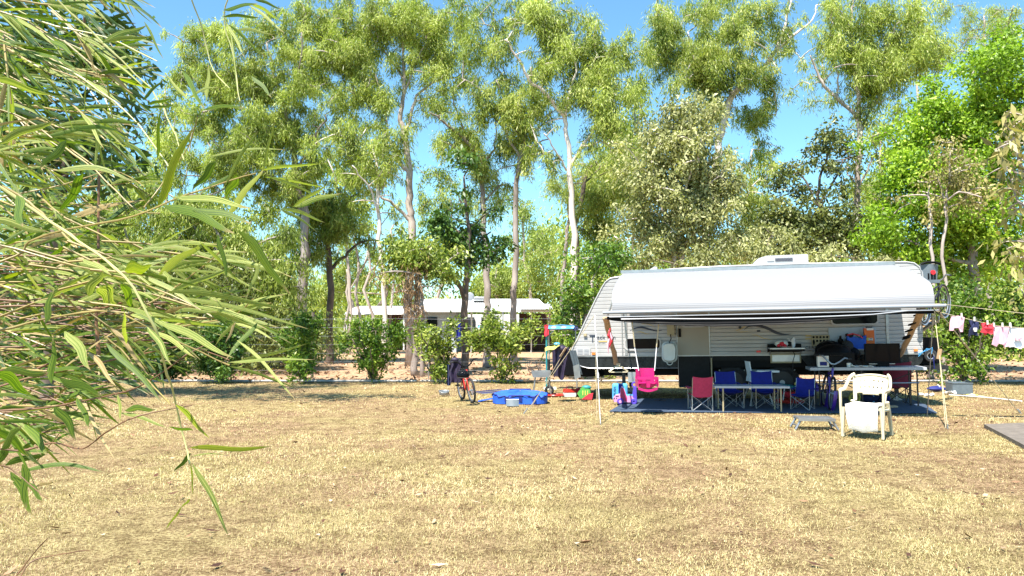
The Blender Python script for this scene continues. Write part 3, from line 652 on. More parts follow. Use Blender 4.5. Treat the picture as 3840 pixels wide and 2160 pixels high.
shrub('narrow dark shrub at the fence post by the bamboo tip', [(1130,1230,55,45),(1110,1300,60,50),(1150,1350,50,50),(1120,1390,55,35),(1180,1240,40,35)], 1135, lm='leaf_hedge')
shrub('dark shrub behind the tip of the bamboo cane', [(830,1260,80,50),(780,1320,80,50),(880,1320,70,50),(830,1380,80,40)], 830, lm='leaf_dark')
shrub('dark shrub seen through the middle of the bamboo', [(590,1250,90,60),(540,1320,80,60),(650,1330,70,60),(590,1390,90,35)], 590, lm='leaf_dark')
shrub('dark shrub seen through the dense lower bamboo', [(330,1250,90,60),(270,1330,80,60),(390,1330,70,60),(330,1390,90,35)], 330, lm='leaf_dark')
shrub('dark shrub in the deepest shade at the picture edge', [(80,1250,90,60),(20,1330,80,60),(140,1330,70,60),(80,1390,90,35)], 80, lm='leaf_dark')
shrub('tall leafy green shrub behind the hanging washing', [(3560,1110,75,60),(3660,1120,90,70),(3760,1150,80,60),(3590,1210,90,70),(3700,1230,100,60),(3570,1300,70,65),(3660,1320,80,60),(3590,1370,70,50),(3650,1395,60,35),(3820,1200,50,60),(3790,1270,60,35)], 3610, lm='leaf_hedge', Y=20.6, lai=2.6, ln=.10, sub=.36, stems=8, wd=.036)
shrub('small sprouting weed under the caravan nose', [(2230,1405,40,18),(2290,1405,25,18)], 2250, lm='leaf_hedge_yellow', lai=1.2, sub=.14, stems=2, name='weed', group='')
shrub('dull green shrub behind the caravan rear corner', [(3470,1180,60,60),(3490,1280,50,60),(3470,1360,40,50)], 3480, lm='leaf_shade', lai=1.8, stems=3)
# ------------------------------------------------------------------ white house behind the trees
HY = 46
def hp(px, py, dy=0): return W(px, py, HY+dy)
hs = thing('house', 'low white-roofed house with blue-grey wall seen between the tree trunks', 'house', (hp(1800,1200).x, HY, 0))
gz = -.05
def hbox(name, m, x0, x1, y0, y1, d0, d1, parent=None, label=None):
    a = hp(x0, y0); b = hp(x1, y1); zt, zb = a.z, (b.z if y1 < 1400 else gz)
    mb = MB().box(((a.x+b.x)/2, HY+(d0+d1)/2, (zt+zb)/2), (b.x-a.x, d1-d0, zt-zb))
    return mb.build(name, m, parent or hs, world=True, label=label)
hbox('wall', 'house_blue', 1578, 1710, 1168, 1500, 0, 6)
hbox('wall', 'house_white', 1578, 1950, 1172, 1500, 6.1, 6.3)
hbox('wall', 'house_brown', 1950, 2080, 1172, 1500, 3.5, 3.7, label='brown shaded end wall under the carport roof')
hbox('door', 'house_dark', 1722, 1760, 1185, 1500, 5.95, 6.05)
hbox('window', 'glass_dark', 1790, 1850, 1185, 1225, 5.98, 6.08)
hbox('window', 'glass_dark', 1600, 1640, 1190, 1222, -.06, -.01)
for x in (1765, 1912, 1990, 2055):
    hbox('post', 'house_white', x, x+5, 1168, 1500, .1, .25)
# corrugated main roof: slopes up to a ridge behind
def roof(x0, x1, ye, yr, xe0, xe1, d0, d1, bow=0):
    mb = MB(); n = int((x1-x0)/4)
    for i in range(n):
        u0, u1 = i/n, (i+1)/n
        for (u, v, dz) in (): pass
    def fn(u, v):
        a = hp(xe0+(xe1-xe0)*u, ye); b = W(x0+(x1-x0)*u, yr+bow*math.sin(u*3.14), HY+d1)
        p = Vector((a.x, HY+d0, a.z)).lerp(b, v); p.z += .004*math.sin(u*n*3.14)
        return p
    mb.grid(fn, n*2, 3, (0,0,-.06)); return mb
roof(1578, 2020, 1166, 1121, 1574, 2064, -.6, 5).build('roof', 'white_roof', hs, world=True)
roof(1950, 2064, 1158, 1140, 1950, 2068, -1.2, 2).build('roof', 'white_roof', hs, world=True)
hbox('fascia', 'house_white', 1574, 2062, 1164, 1171, -.72, -.62)
ck = hbox('evaporative_cooler', 'house_white', 1764, 1826, 1105, 1122, 3.0, 4.0)
for i in range(3): hbox('louvre', 'graphic_grey', 1768, 1822, 1108+i*4, 1110+i*4, 2.93, 2.98, parent=ck)
c = hp(1762, 1112, 3); mb = MB().ball(c, (.28,.08,.28), 12, 6, rot=Matrix.Rotation(.5, 3, 'Y')); mb.tube([c, c+Vector((.1,.2,-.4))], .03, 6)
mb.build('satellite_dish', 'graphic_grey', hs, world=True)
sh = thing('shed', 'low white rounded roof shelter behind the brown vine tangle', 'shed', (hp(1400,1200).x, HY+3, 0))
a0, a1 = W(1290,1176,HY+3), W(1520,1176,HY+3); t0 = W(1330,1147,HY+5)
MB().grid(lambda u, v: Vector((a0.x+(a1.x-a0.x)*u+.5*math.sin(v*1.57)*(1-u), HY+3+2.5*v, a0.z+(t0.z-a0.z)*math.sin(v*1.57)+0.003*math.sin(u*120))), 90, 6, (0,0,-.06)).build('roof', 'white_roof', sh, world=True)
for u in (.03, .35, .66, .97):
    x = a0.x+(a1.x-a0.x)*u; MB().box((x, HY+3.2, a0.z/2), (.09,.09,a0.z)).build('post', 'house_white', sh, world=True)
MB().box(((a0.x+a1.x)/2+1.2, HY+5, a0.z/2), ((a1.x-a0.x)*.35, .1, a0.z)).build('wall', 'house_brown', sh, world=True)
q = W(1840,1233,44); bt_ = thing('blue_tarpaulin', 'bright blue covered bench beside the house wall', 'tarpaulin', (q.x, 44, 0))
MB().grid(lambda u, v: Vector((q.x-.75+1.5*u, 44+.7*v, q.z+.15+.06*math.sin(u*9)-.1*abs(v-.5))), 10, 4, (0,0,-.04)).build('cloth', 'sky_blue', bt_, world=True)
for dx in (-.6, .6): MB().box((q.x+dx, 44.3, q.z/2), (.08,.5,q.z)).build('leg', 'dark_metal', bt_, world=True)
q = W(1728,1240,45); br = tag(MB().grid(lambda u, v: Vector((q.x-.25+.5*u, 45+.1*math.sin(u*12), q.z+.5-1.1*v)), 8, 6, (0,.08,0)).build('blue_towel', 'blue_fabric'), 'dark blue towel hanging at the house doorway', 'towel')
# ------------------------------------------------------------------ wire fence
fe = thing('wire_fence', 'post and wire fence running behind the row of shrubs', 'fence', (0, 22.6, 0))
for i, pxx in enumerate([120, 480, 830, 1173, 1608, 1885, 2390, 3080, 3620]):
    p = W(pxx, 1226, 22.6); wood = pxx in (1173, 3620)
    MB().tube([(p.x, 22.6, -.1), (p.x+.01, 22.6, 1.95 if pxx != 1608 else 1.2)], .045 if wood else .014, 7).build('post', 'bark_dark' if wood else 'light_metal', fe, world=True, label='dark timber post' if wood else None)
for z in (.25, .5, .75, 1.0, 1.25, 1.5, 1.75):
    MB().tube([(x, 22.56, z-.03*math.sin((x+30)*.6)**2) for x in range(-18, 19, 2)], .0018 if z < 1.4 else .0032, 4).build('wire', 'graphic_grey', fe, world=True)
pp = thing('irrigation_pipe', 'long pale pipe lying on the ground in front of the shrubs', 'pipe', (0, 21.1, 0))
for (x0, x1, yy) in ((-14, -7.2, 21.15), (-7.1, -2.6, 21.1), (-2.5, .3, 21.15), (.9, 5, 21.1), (5.1, 9.5, 21.1), (9.6, 15, 21.05)):
    MB().tube([(x0+(x1-x0)*i/6, yy+.03*math.sin(i*2.+x0), .03) for i in range(7)], .032, 7).build('pipe_length', 'pipe', pp, world=True, smooth=True)
# ------------------------------------------------------------------ caravan
YAW = R(-13); PIT = R(-.95)
CM = Matrix.Translation((1.252, 16.05, -.018)) @ Matrix.Rotation(YAW, 4, 'Z') @ Matrix.Rotation(PIT, 4, 'Y')
CI = CM.inverted()
def cl(px, py, off=0.0):
    """caravan coordinates of the point seen at a pixel, on the plane off metres in front of the near wall"""
    o = CI @ Vector((0,0,CAMZ)); d = CI.to_3x3() @ ray(px, py)
    t = (-off-o.y)/d.y; q = o+d*t
    return Vector((q.x, -off, q.z))
cv = thing('caravan', 'large white caravan with an unrolled silver awning along its side', 'caravan', mtx=CM)
Lx = cl(3460, 1200).x; ZB = .905; ZS = cl(2800, 1379).z
ztop = [(cl(p, q).x, cl(p, q).z) for p, q in [(2145,1336),(2143,1318),(2152,1295),(2161,1280),(2193,1209),(2232,1127),(2258,1077),(2270,1058),(2288,1044),(2310,1040),(2338,1036),(2400,1022),(2500,1011),(2700,999),(3000,989),(3250,984),(3400,983),(3428,987),(3448,1002),(3458,1022),(3461,1050),(3461,1328)]]
# outline, left and right ends at a given height
def ends(z):
    L = ztop; xs = []
    for i in range(len(L)-1):
        (xa, za), (xb, zb) = L[i], L[i+1]
        if (za-z)*(zb-z) <= 0 and abs(za-zb) > 1e-6: xs.append(xa+(xb-xa)*(z-za)/(zb-za))
    return (min(xs), max(xs)) if len(xs) >= 2 else None
ZMAX = max(z for x, z in ztop)
# body: solid outline set back a little behind the cladding
out = [Vector((x, .012, z)) for x, z in ztop]; out[0].z = ZB; out[-1].z = ZB
MB().prism(out, (0,.012,0), (0,2.38,0)).build('body', 'white_paint', cv)
prof = [(0, .010), (.10, -.002), (.86, -.004), (1.0, .010)]
def strip(z0, z1, x0a=None, x1a=None):
    mb = MB(); rows = []
    for f, y in prof:
        z = z0+(z1-z0)*f; e = ends(min(max(z, ZB+.01), ZMAX-.012))
        if e is None: return None
        a, b = e; a = max(a, x0a) if x0a is not None else a; b = min(b, x1a) if x1a is not None else b
        rows.append((a, b, y, z))
    k = 0
    vs = []
    for a, b, y, z in rows: vs += [(a+.004, y, z), (b-.004, y, z)]
    fs = [(2*i, 2*i+1, 2*i+3, 2*i+2) for i in range(len(rows)-1)]
    return mb.add(vs, fs)
hgt = .0755; z = ZB; xd0, xd1 = cl(2540,1300).x, cl(2662,1300).x
while z < ZMAX-.03:
    z1 = min(z+hgt, ZMAX-.015)
    for seg in ((None, xd0), (xd1, None)):
        if z > 1.9 and seg[0] is None: seg = (None, None)
        elif z > 1.9: continue
        m_ = strip(z, z1, *seg)
        if m_: m_.build('cladding_panel', 'white_paint', cv)
    z = z1
MB().box(((xd0+xd1)/2, -.004, (ZB+1.98)/2), (xd1-xd0, .022, 1.98-ZB)).build('door', 'door_white', cv)
dr = [o for o in COL.objects if o.name.startswith('door') and o.parent is cv][0]
hx = cl(2549, 1248); MB().box((hx.x, -.025, hx.z), (.05, .03, .17)).build('handle', 'black_plastic', dr)
MB().box(((xd0+xd1)/2, -.012, ZB-.33), (xd1-xd0-.03, .02, .62)).build('lower_door', 'skirt_black', cv)
for x in (xd0, xd1): MB().tube([(x, -.012, ZB), (x, -.012, 1.98)], .012, 6).build('door_trim', 'light_metal', cv)
MB().tube([(xd0+.01, -.03, ZB-.02), (xd0+.01, -.03, ZB-.62), (xd1-.02, -.03, ZB-.62)], .006, 5).build('door_trim', 'light_metal', cv)
MB().tube([(xd1+.02, -.05, ZB-.05), (xd1+.02, -.05, ZB-.66)], .016, 6).build('grab_rail', 'beige_panel', cv)
# edge trims
MB().tube([(x, -.004, z) for x, z in ztop[1:-1]], .016, 6).build('roof_trim', 'white_paint', cv)
MB().box((Lx/2, -.004, ZB-.004), (Lx-.02, .03, .018)).build('belt_rail', 'light_metal', cv)
for pxx in (2346, 3326):
    a = cl(pxx, 1200).x; MB().box((a, -.012, 1.72), (.05, .022, 1.6)).build('vertical_trim', 'light_metal', cv)
MB().box((cl(2378,1200).x-.25, -.008, 1.35), (.02, .016, .86)).build('vertical_trim', 'light_metal', cv)
# skirt: checker plate with rounded front and rear lower corners
xl = ztop[0][0]; xr = ztop[-1][0]
def arc(cx, cz, rx, rz, a0, a1, n): return [(cx+rx*math.cos(a0+(a1-a0)*i/n), cz+rz*math.sin(a0+(a1-a0)*i/n)) for i in range(n+1)]
lo = ZS
front = [(xl, ZB-.012)]+arc(xl+.46, lo+.24, .46, .24, math.pi, 1.5*math.pi, 8)
wx = [cl(2742,1400).x+.02, cl(2938,1400).x-.02]
sk = front+[(wx[0]-.5, lo), (wx[0]-.36, lo+.20)]+[(wx[0]-.36, ZB-.012)]
MB().prism([Vector((x, .0, z)) for x, z in sk], (0,0,0), (0,.02,0)).build('skirt', 'checker_plate', cv)
sk = [(wx[1]+.36, ZB-.012), (wx[1]+.36, lo+.2), (wx[1]+.5, lo)]+arc(xr-.2, lo+.18, .2, .18, 1.5*math.pi, 2*math.pi, 6)+[(xr, ZB-.012)]
MB().prism([Vector((x, 0, z)) for x, z in sk], (0,0,0), (0,.02,0)).build('skirt', 'checker_plate', cv)
MB().box(((wx[0]+wx[1])/2, .01, ZB-.06), (wx[1]-wx[0]+.72, .02, .09)).build('wheel_arch', 'skirt_black', cv)
MB().tube([(x, -.01, z) for x, z in front[2:]]+[(wx[0]-.5, -.01, lo)], .010, 6).build('skirt_trim', 'light_metal', cv)
# underside
MB().box((Lx/2+.05, 1.2, (ZB+lo)/2), (Lx-.35, 2.3, ZB-lo)).build('floor_pan', 'black_plastic', cv)
for y in (.45, 1.95): MB().box((Lx/2-.1, y, lo-.09), (Lx-.5, .07, .16)).build('chassis_rail', 'black_plastic', cv)
MB().box((3.1, 1.2, lo-.1), (.9, .9, .26)).build('water_tank', 'black_plastic', cv)
MB().box((4.9, 1.2, lo-.08), (.7, .9, .22)).build('water_tank', 'black_plastic', cv)
def wheel(parent, c, R_=.35, wd=.2, n='wheel'):
    w_ = MB().ring(c, (0,1,0), R_-.09, .09, 26, 8, flat=1.1); o = w_.build(n, 'black_rubber', parent, smooth=True)
    d = MB().tube([Vector(c)+Vector((0,-.08,0)), Vector(c)+Vector((0,.08,0))], R_-.13, 20)
    d.build('rim', 'dark_metal', o)
    b = MB()
    for i in range(16):
        a = i*math.pi/8; b.box((c[0]+math.cos(a)*(R_-.01), c[1]-.075, c[2]+math.sin(a)*(R_-.01)), (.03,.03,.02), rot=Matrix.Rotation(-a, 3, 'Y'))
    b.build('tread', 'tyre_wall', o, kind='stuff')
    MB().tube([Vector(c)+Vector((0,-.11,0)), Vector(c)+Vector((0,-.07,0))], .05, 10).build('hub_cap', 'grey_metal', o)
    return o
for y in (.16, 2.2):
    for x in wx: wheel(cv, (x, y, .36))
# windows
def window(x0, x1, z0, z1):
    w_, h = x1-x0, z1-z0; r = .07
    def rr(e, n=5):
        P = []
        for cx, cz, a in ((x1-r, z1-r, 0), (x0+r, z1-r, .5), (x0+r, z0+r, 1), (x1-r, z0+r, 1.5)):
            for i in range(n+1):
                b = (a+.5*i/n)*math.pi; P.append((cx+(r+e)*math.cos(b), cz+(r+e)*math.sin(b)))
        return P
    o = MB().prism([Vector((x, 0, z)) for x, z in rr(0)], (0,-.022,0), (0,-.005,0))
    o.v = [(v[0], v[1]-.02, v[2]) for v in o.v]
    W_ = o.build('window', 'glass_dark', cv)
    a = rr(.03); b = rr(-.004); fr = MB(); n = len(a)
    vs = [(x, -.032, z) for x, z in a]+[(x, -.032, z) for x, z in b]+[(x, -.004, z) for x, z in a]+[(x, -.012, z) for x, z in b]
    fs = []
    for i in range(n):
        j = (i+1) % n; fs += [(i, j, n+j, n+i), (i, 2*n+i, 2*n+j, j), (n+i, n+j, 3*n+j, 3*n+i)]
    fr.add(vs, fs); fr.build('frame', 'white_paint', W_)
a, b = cl(2345,1270), cl(2475,1308); window(a.x, b.x, b.z, a.z)
a, b = cl(3118,1175), cl(3290,1213); window(a.x, b.x, b.z, a.z)
a, b = cl(2556,1190), cl(2644,1222); window(a.x, b.x, b.z, a.z+.03)
# open tunnel-boot hatch with shelf on the right
a, b = cl(3126,1230), cl(3330,1326)
MB().box(((a.x+b.x)/2-.15, -.016, (a.z+b.z)/2), (b.x-a.x-.1, .02, a.z-b.z)).build('hatch_panel', 'house_blue', cv)
# service hatch, lights, vents, inlet
def wbox(name, m, x0, y0, x1, y1, t=.03, parent=cv, off=0, bevel=None):
    a, b = cl(x0, y0, off), cl(x1, y1, off)
    return MB().box(((a.x+b.x)/2, -off-t/2-.006, (a.z+b.z)/2), (abs(b.x-a.x), t, abs(a.z-b.z))).build(name, m, parent)
wbox('side_light', 'orange_lens', 2220, 1322, 2233, 1330)
wbox('side_light', 'orange_lens', 3426, 1309, 3440, 1317)
wbox('side_light', 'red_lens', 2836, 1314, 2852, 1322)
wbox('marker_lamp', 'beige_panel', 2189, 1251, 2201, 1260, .04)
wbox('power_inlet', 'beige_panel', 2501, 1217, 2529, 1257, .06)
v = wbox('vent_panel', 'white_paint', 2160, 1307, 2215, 1333, .016)
for i in range(4): wbox('louvre', 'graphic_grey', 2167, 1311+i*5.4, 2186, 1312.4+i*5.4, .020, v); wbox('louvre', 'graphic_grey', 2191, 1311+i*5.4, 2209, 1312.4+i*5.4, .020, v)
a = cl(2515, 1258); MB().tube([(a.x, -.07, a.z+.02), (a.x+.01, -.12, a.z-.06), (a.x-.02, -.14, a.z-.13), (a.x-.02, -.13, a.z-.2)], .009, 6).build('power_cord', 'black_plastic', cv)
wbox('grey_hatch', 'grey_metal', 2355, 1395, 2385, 1433, .03)
fr = wbox('service_hatch', 'beige_panel', 2888, 1326, 3004, 1361, .02)
wbox('hatch_inset', 'grey_metal', 2895, 1331, 2998, 1355, .028, fr)
wbox('sticker', 'graphic_navy', 2838, 1238, 2851, 1244, .01); wbox('number_plate', 'graphic_grey', 3045, 1312, 3062, 1320, .01)
wbox('gold_stripe', 'gold', 3020, 1256, 3042, 1262, .008); wbox('gold_stripe', 'gold', 3020, 1268, 3042, 1273, .008)
# swooshes
def swoosh(P, wd, m, name='decal'):
    """P: pixels along the centre, wd half widths in px"""
    V = []; n = len(P)
    c = [cl(*p) for p in P]
    pts = jitter_line([Vector((q.x, 0, q.z)) for q in c], 5, 0); k = len(pts)
    mb = MB(); vs = []
    for i, p in enumerate(pts):
        f = i/5; i0 = min(int(f), n-1); i1 = min(i0+1, n-1); wv = (wd[i0]+(wd[i1]-wd[i0])*(f-int(f)))*.0053
        vs += [(p.x, -.009, p.z+wv), (p.x, -.009, p.z-wv)]
    mb.add(vs, [(2*i, 2*i+1, 2*i+3, 2*i+2) for i in range(k-1)]); mb.build(name, m, cv)
swoosh([(2362,1240),(2385,1230),(2410,1228),(2440,1236),(2465,1241),(2484,1238)], [.5,2.5,4,3,2,.3], 'graphic_navy')
swoosh([(2384,1246),(2402,1244),(2420,1250),(2438,1253)], [.3,1.5,1.5,.3], 'gold')
swoosh([(2405,1214),(2430,1215),(2462,1228)], [.3,1.5,.4], 'gold')
swoosh([(2790,1236),(2810,1223),(2840,1221),(2875,1230),(2910,1247),(2940,1254),(2968,1252)], [.5,3,4.5,6,6,3,.3], 'graphic_navy')
swoosh([(2818,1256),(2838,1257),(2862,1268),(2895,1273)], [.3,1.3,1.5,.3], 'gold')
swoosh([(2758,1240),(2775,1235),(2795,1222),(2812,1208)], [.3,2,1.5,.3], 'gold')
swoosh([(2760,1244),(2780,1245),(2805,1243)], [.3,1.5,.3], 'gold')
a = cl(2775, 1228); MB().tube([(a.x, -.008, a.z), (a.x, -.013, a.z)], .028, 12).build('decal', 'graphic_navy', cv)
def text(s, px_, py_, size, m, parent=cv, width=None, off=.009, name='lettering', shear=0, mtx=None):
    cu = bpy.data.curves.new(name, 'FONT'); cu.body = s; cu.size = size; cu.extrude = .001; cu.shear = shear; cu.resolution_u = 3
    if width: cu.space_character = width
    o = bpy.data.objects.new(name, cu); COL.objects.link(o)
    bpy.context.view_layer.update(); dg = bpy.context.evaluated_depsgraph_get()
    me = bpy.data.meshes.new_from_object(o.evaluated_get(dg)); bpy.data.objects.remove(o)
    o = bpy.data.objects.new(name, me); COL.objects.link(o); me.materials.clear(); me.materials.append(M[m]); o.parent = parent
    if mtx is None:
        a = cl(px_, py_); mtx = Matrix.Translation((a.x, -off, a.z)) @ Matrix.Rotation(R(90), 4, 'X')
    o.matrix_local = mtx; return o
text('T', 2212, 1284, .20, 'graphic_navy'); wbox('decal', 'graphic_navy', 2210, 1256, 2236, 1258.5, .004)
text('rack', 2231, 1272, .115, 'graphic_navy', width=1.05); text('n', 2299, 1272, .115, 'graphic_navy')
wbox('decal', 'gold', 2245, 1278.5, 2278, 1282.5, .004); swoosh([(2232,1284),(2240,1280),(2247,1287),(2254,1283),(2262,1286),(2270,1284)], [1,1,1,1,1,1], 'graphic_grey')
text('CLASSIC', 3020, 1309, .085, 'graphic_navy', width=1.1)
# roof gear
a, b = cl(2818, 993, -1.3), cl(3021, 993, -1.3); h = cl(3021, 959, -1.3).z
pr = [(a.x, a.z-.05), (a.x+.02, a.z+.02), (a.x+.12, h-.05), (a.x+.28, h-.005), (b.x-.02, h), (b.x, h-.02), (b.x, a.z-.05)]
ac = MB().prism([Vector((x, .9, z)) for x, z in pr], (0,.9,0), (0,1.6,0)).build('air_conditioner', 'white_paint', cv)
for i in range(22):
    x = cl(2908+i*3, 972, -.9).x; MB().box((x, .893, h-.10), (.010,.012,.07)).build('vent_slot', 'graphic_navy', ac)
MB().box((cl(2890,975,-.9).x, .893, h-.12), (.14,.01,.012)).build('vent_slot', 'graphic_grey', ac)
for p0, p1, q0, q1 in ((2345,2382,1022,1035), (2432,2465,1003,1016)):
    a, b = cl(p0, q1, -1), cl(p1, q0, -1)
    MB().prism([Vector(v) for v in ((a.x,.8,a.z-.06),(b.x,.8,a.z-.02),(b.x,.8,b.z),(b.x-.05,.8,b.z+.01),(a.x,.8,a.z))], (0,0,0), (0,.6,0)).build('roof_hatch', 'white_paint', cv)
MB().ball((cl(3200,985,-1.2).x, 1.2, ZMAX+.02), (.35,.3,.05), 14, 6).build('roof_hatch', 'black_plastic', cv)
# drawbar, jockey wheel, jacks
for y in (.35, 2.05): MB().tube([(.6, y, .52), (-.8, 1.2, .50)], .06, 4).build('drawbar', 'black_plastic', cv)
MB().box((.05, 1.2, .75), (.55, 1.6, .5)).build('front_toolbox', 'black_plastic', cv)
MB().tube([(-.7, 1.2, .8), (-.7, 1.2, .15)], .03, 8).build('jockey_stand', 'dark_metal', cv); 
MB().ring((-.7, 1.2, .11), (0,1,0), .08, .03, 14, 6).build('jockey_wheel', 'black_rubber', cv)
for x, y in ((1.05, .25), (Lx-.45, .25), (1.05, 2.1), (Lx-.45, 2.1)):
    j = MB().box((x, y, .38), (.07, .07, .5)).build('jack_leg', 'dark_metal', cv); MB().box((x, y, .15), (.045,.045,.3)).build('jack_foot', 'steel', j)
    MB().box((x, y, .03), (.16,.16,.03)).build('foot_plate', 'steel', j)
# rear rack and bumper box
MB().box((Lx+.18, 1.2, .95), (.34, 1.8, .5)).build('rear_box', 'black_plastic', cv)
MB().box((Lx+.2, 1.2, ZS-.02), (.5, 2.1, .08)).build('bumper', 'dark_metal', cv)
for y in (.5, .9): MB().tube([(Lx, y, 1.45), (Lx+.42, y, 1.5), (Lx+.42, y, 1.62)], .02, 6).build('bike_rack', 'light_metal', cv)
MB().box((Lx+.2, .7, 1.40), (.45, .7, .03), rot=Matrix.Rotation(R(-35), 3, 'Y')).build('rack_board', 'wood', cv)
# awning
XA, XB = cl(2338,1040).x, cl(3345,1012).x; ZA = 2.60
AO = 2.5; ZF = 1.80
def aw_profile():
    P = []; y, z, ang = 0.0, ZA, -5.0; n = 60
    # gentle slope first, then the fabric rolls over the sagging front
    L = [1.0]*40+[.42]*20
    for i in range(n):
        P.append((y, z)); a = -7-10*(i/40) if i < 40 else -17-83*((i-40)/20)**.9
        y += L[i]*math.cos(R(a)); z += L[i]*math.sin(R(a))
    P.append((y, z)); y1, z1 = P[-1]
    return [(p[0]/y1*AO, ZA+(p[1]-ZA)/(z1-ZA)*(ZF-.02-ZA)) for p in P]
AWP = aw_profile()
def aw(u, v):
    f = v*60; i = min(int(f), 59); k = f-i; y = AWP[i][0]+(AWP[i+1][0]-AWP[i][0])*k; z = AWP[i][1]+(AWP[i+1][1]-AWP[i][1])*k
    return Vector((XA+(XB-XA)*u, -y-.02, z-.03*math.sin(u*math.pi)*v+.012*math.sin(u*math.pi*2+v*2)*v*(1-v)*4))
mb = MB().grid(aw, 24, 60, (0,.004,-.012))
def awn_mat():
    m = mat('awning_vinyl', (.74,.75,.77), rough=.45, var=.05, scale=2); n = m.node_tree.nodes; l = m.node_tree.links
    tc = n.new('ShaderNodeTexCoord'); sx = n.new('ShaderNodeSeparateXYZ'); l.new(tc.outputs['UV'], sx.inputs[0])
    mt = n.new('ShaderNodeMath'); mt.operation = 'MULTIPLY'; mt.inputs[1].default_value = 2*math.pi*46; l.new(sx.outputs['Y'], mt.inputs[0])
    sn = n.new('ShaderNodeMath'); sn.operation = 'SINE'; l.new(mt.outputs[0], sn.inputs[0])
    cr = n.new('ShaderNodeValToRGB'); cr.color_ramp.elements[0].position = .35; cr.color_ramp.elements[1].position = .6
    cr.color_ramp.elements[0].color = (.22,.22,.235,1); cr.color_ramp.elements[1].color = (.32,.32,.33,1)
    mp = n.new('ShaderNodeMapRange'); mp.inputs[1].default_value = -1; l.new(sn.outputs[0], mp.inputs[0]); l.new(mp.outputs[0], cr.inputs[0])
    l.new(cr.outputs[0], n['Principled BSDF'].inputs['Base Color']); return m
M['awning_vinyl'] = awn_mat()
ao = mb.build('awning', 'awning_vinyl', cv, smooth=True)
def set_uv(o, fn):
    uv = o.data.uv_layers.new(name='UVMap'); d = o.data
    for lp in d.loops: uv.data[lp.index].uv = fn(d.vertices[lp.vertex_index].co, lp.vertex_index)
set_uv(ao, lambda co, i: (co.x/5, (-co.y+(ZA-co.z)*1.6)/AO))
MB().box(((XA+XB)/2, -.02, ZA+.03), (XB-XA+.1, .05, .06)).build('awning_rail', 'light_metal', cv)
MB().tube([(XA-.16, -AO-.03, ZF-.05), (XB+.16, -AO-.03, ZF-.05)], .030, 12).build('roller', 'graphic_grey', cv, smooth=True)
MB().tube([(XA-.05, -AO-.06, ZF-.13), (XB+.05, -AO-.06, ZF-.12)], .009, 8).build('rafter', 'graphic_grey', cv, smooth=True)
# rolled dark shade hanging below
MB().grid(lambda u, v: Vector((XA-.1+(XB-XA+.1)*u, -AO-.01+.05*math.sin(v*3.14), ZF-.12-(.05+.15*abs(math.sin(min(1,u*1.2)*math.pi))**.8)*v-.004*math.sin(u*60))), 40, 3, (0,.05,0)).build('shade_cloth', 'black_plastic', cv, smooth=True)
MB().tube([(XA+.15, -AO-.05, ZF-.17)]+[(XA+.15+(XB-XA-.5)*i/8, -AO-.07, ZF-.15-.05*math.sin(i/8*3.14)) for i in range(1, 8)]+[(XB-.4, -AO-.06, ZF-.12)], .012, 6).build('valance', 'graphic_grey', cv, smooth=True)
# awning legs (wrapped) and the spring arms
def arm(top, bot, wid, m, name, n=10, amp=.006):
    mb = MB(); P = [top.lerp(bot, i/n)+Vector((rs.randn()*amp, rs.randn()*amp*.3, 0)) for i in range(n+1)]
    mb.tube(P, [wid*(1+.08*rs.randn()) for _ in P], 6, flat=.5); return mb.build(name, m, cv)
arm(cl(2272,1192,AO-.05), cl(2312,1366,.1), .052, 'canvas_tan', 'awning_leg')
arm(cl(3462,1158,AO-.05), cl(3372,1335,.15), .055, 'canvas_tan', 'awning_leg')
MB().tube([cl(2320,1062,.06), cl(2280,1180,AO-.1)], .016, 6).build('awning_arm', 'light_metal', cv); MB().tube([cl(2318,1058,.03), cl(2322,1120,.03)], .025, 6).build('arm_bracket', 'grey_metal', cv)
MB().tube([cl(3358,1022,.06), cl(3462,1150,AO-.1)], .018, 6).build('awning_arm', 'light_metal', cv); MB().box(cl(3358,1024,.03), (.09,.05,.13)).build('arm_bracket', 'grey_metal', cv)
for (p, q) in ((3440,1180),(3420,1215),(3408,1240),(3400,1262),(3398,1268)):
    c = cl(p, q, 1.9); MB().ring(c, (-.35,0,1), .06, .012, 12, 5).build('strap', 'black_plastic', cv)
MB().tube([(XB+.15, -AO-.03, ZF-.05), (XB+.02, -AO-.1, ZF-.19), (XB-.05, -AO-.04, ZF-.06)], .01, 5).build('end_strap', 'black_plastic', cv)
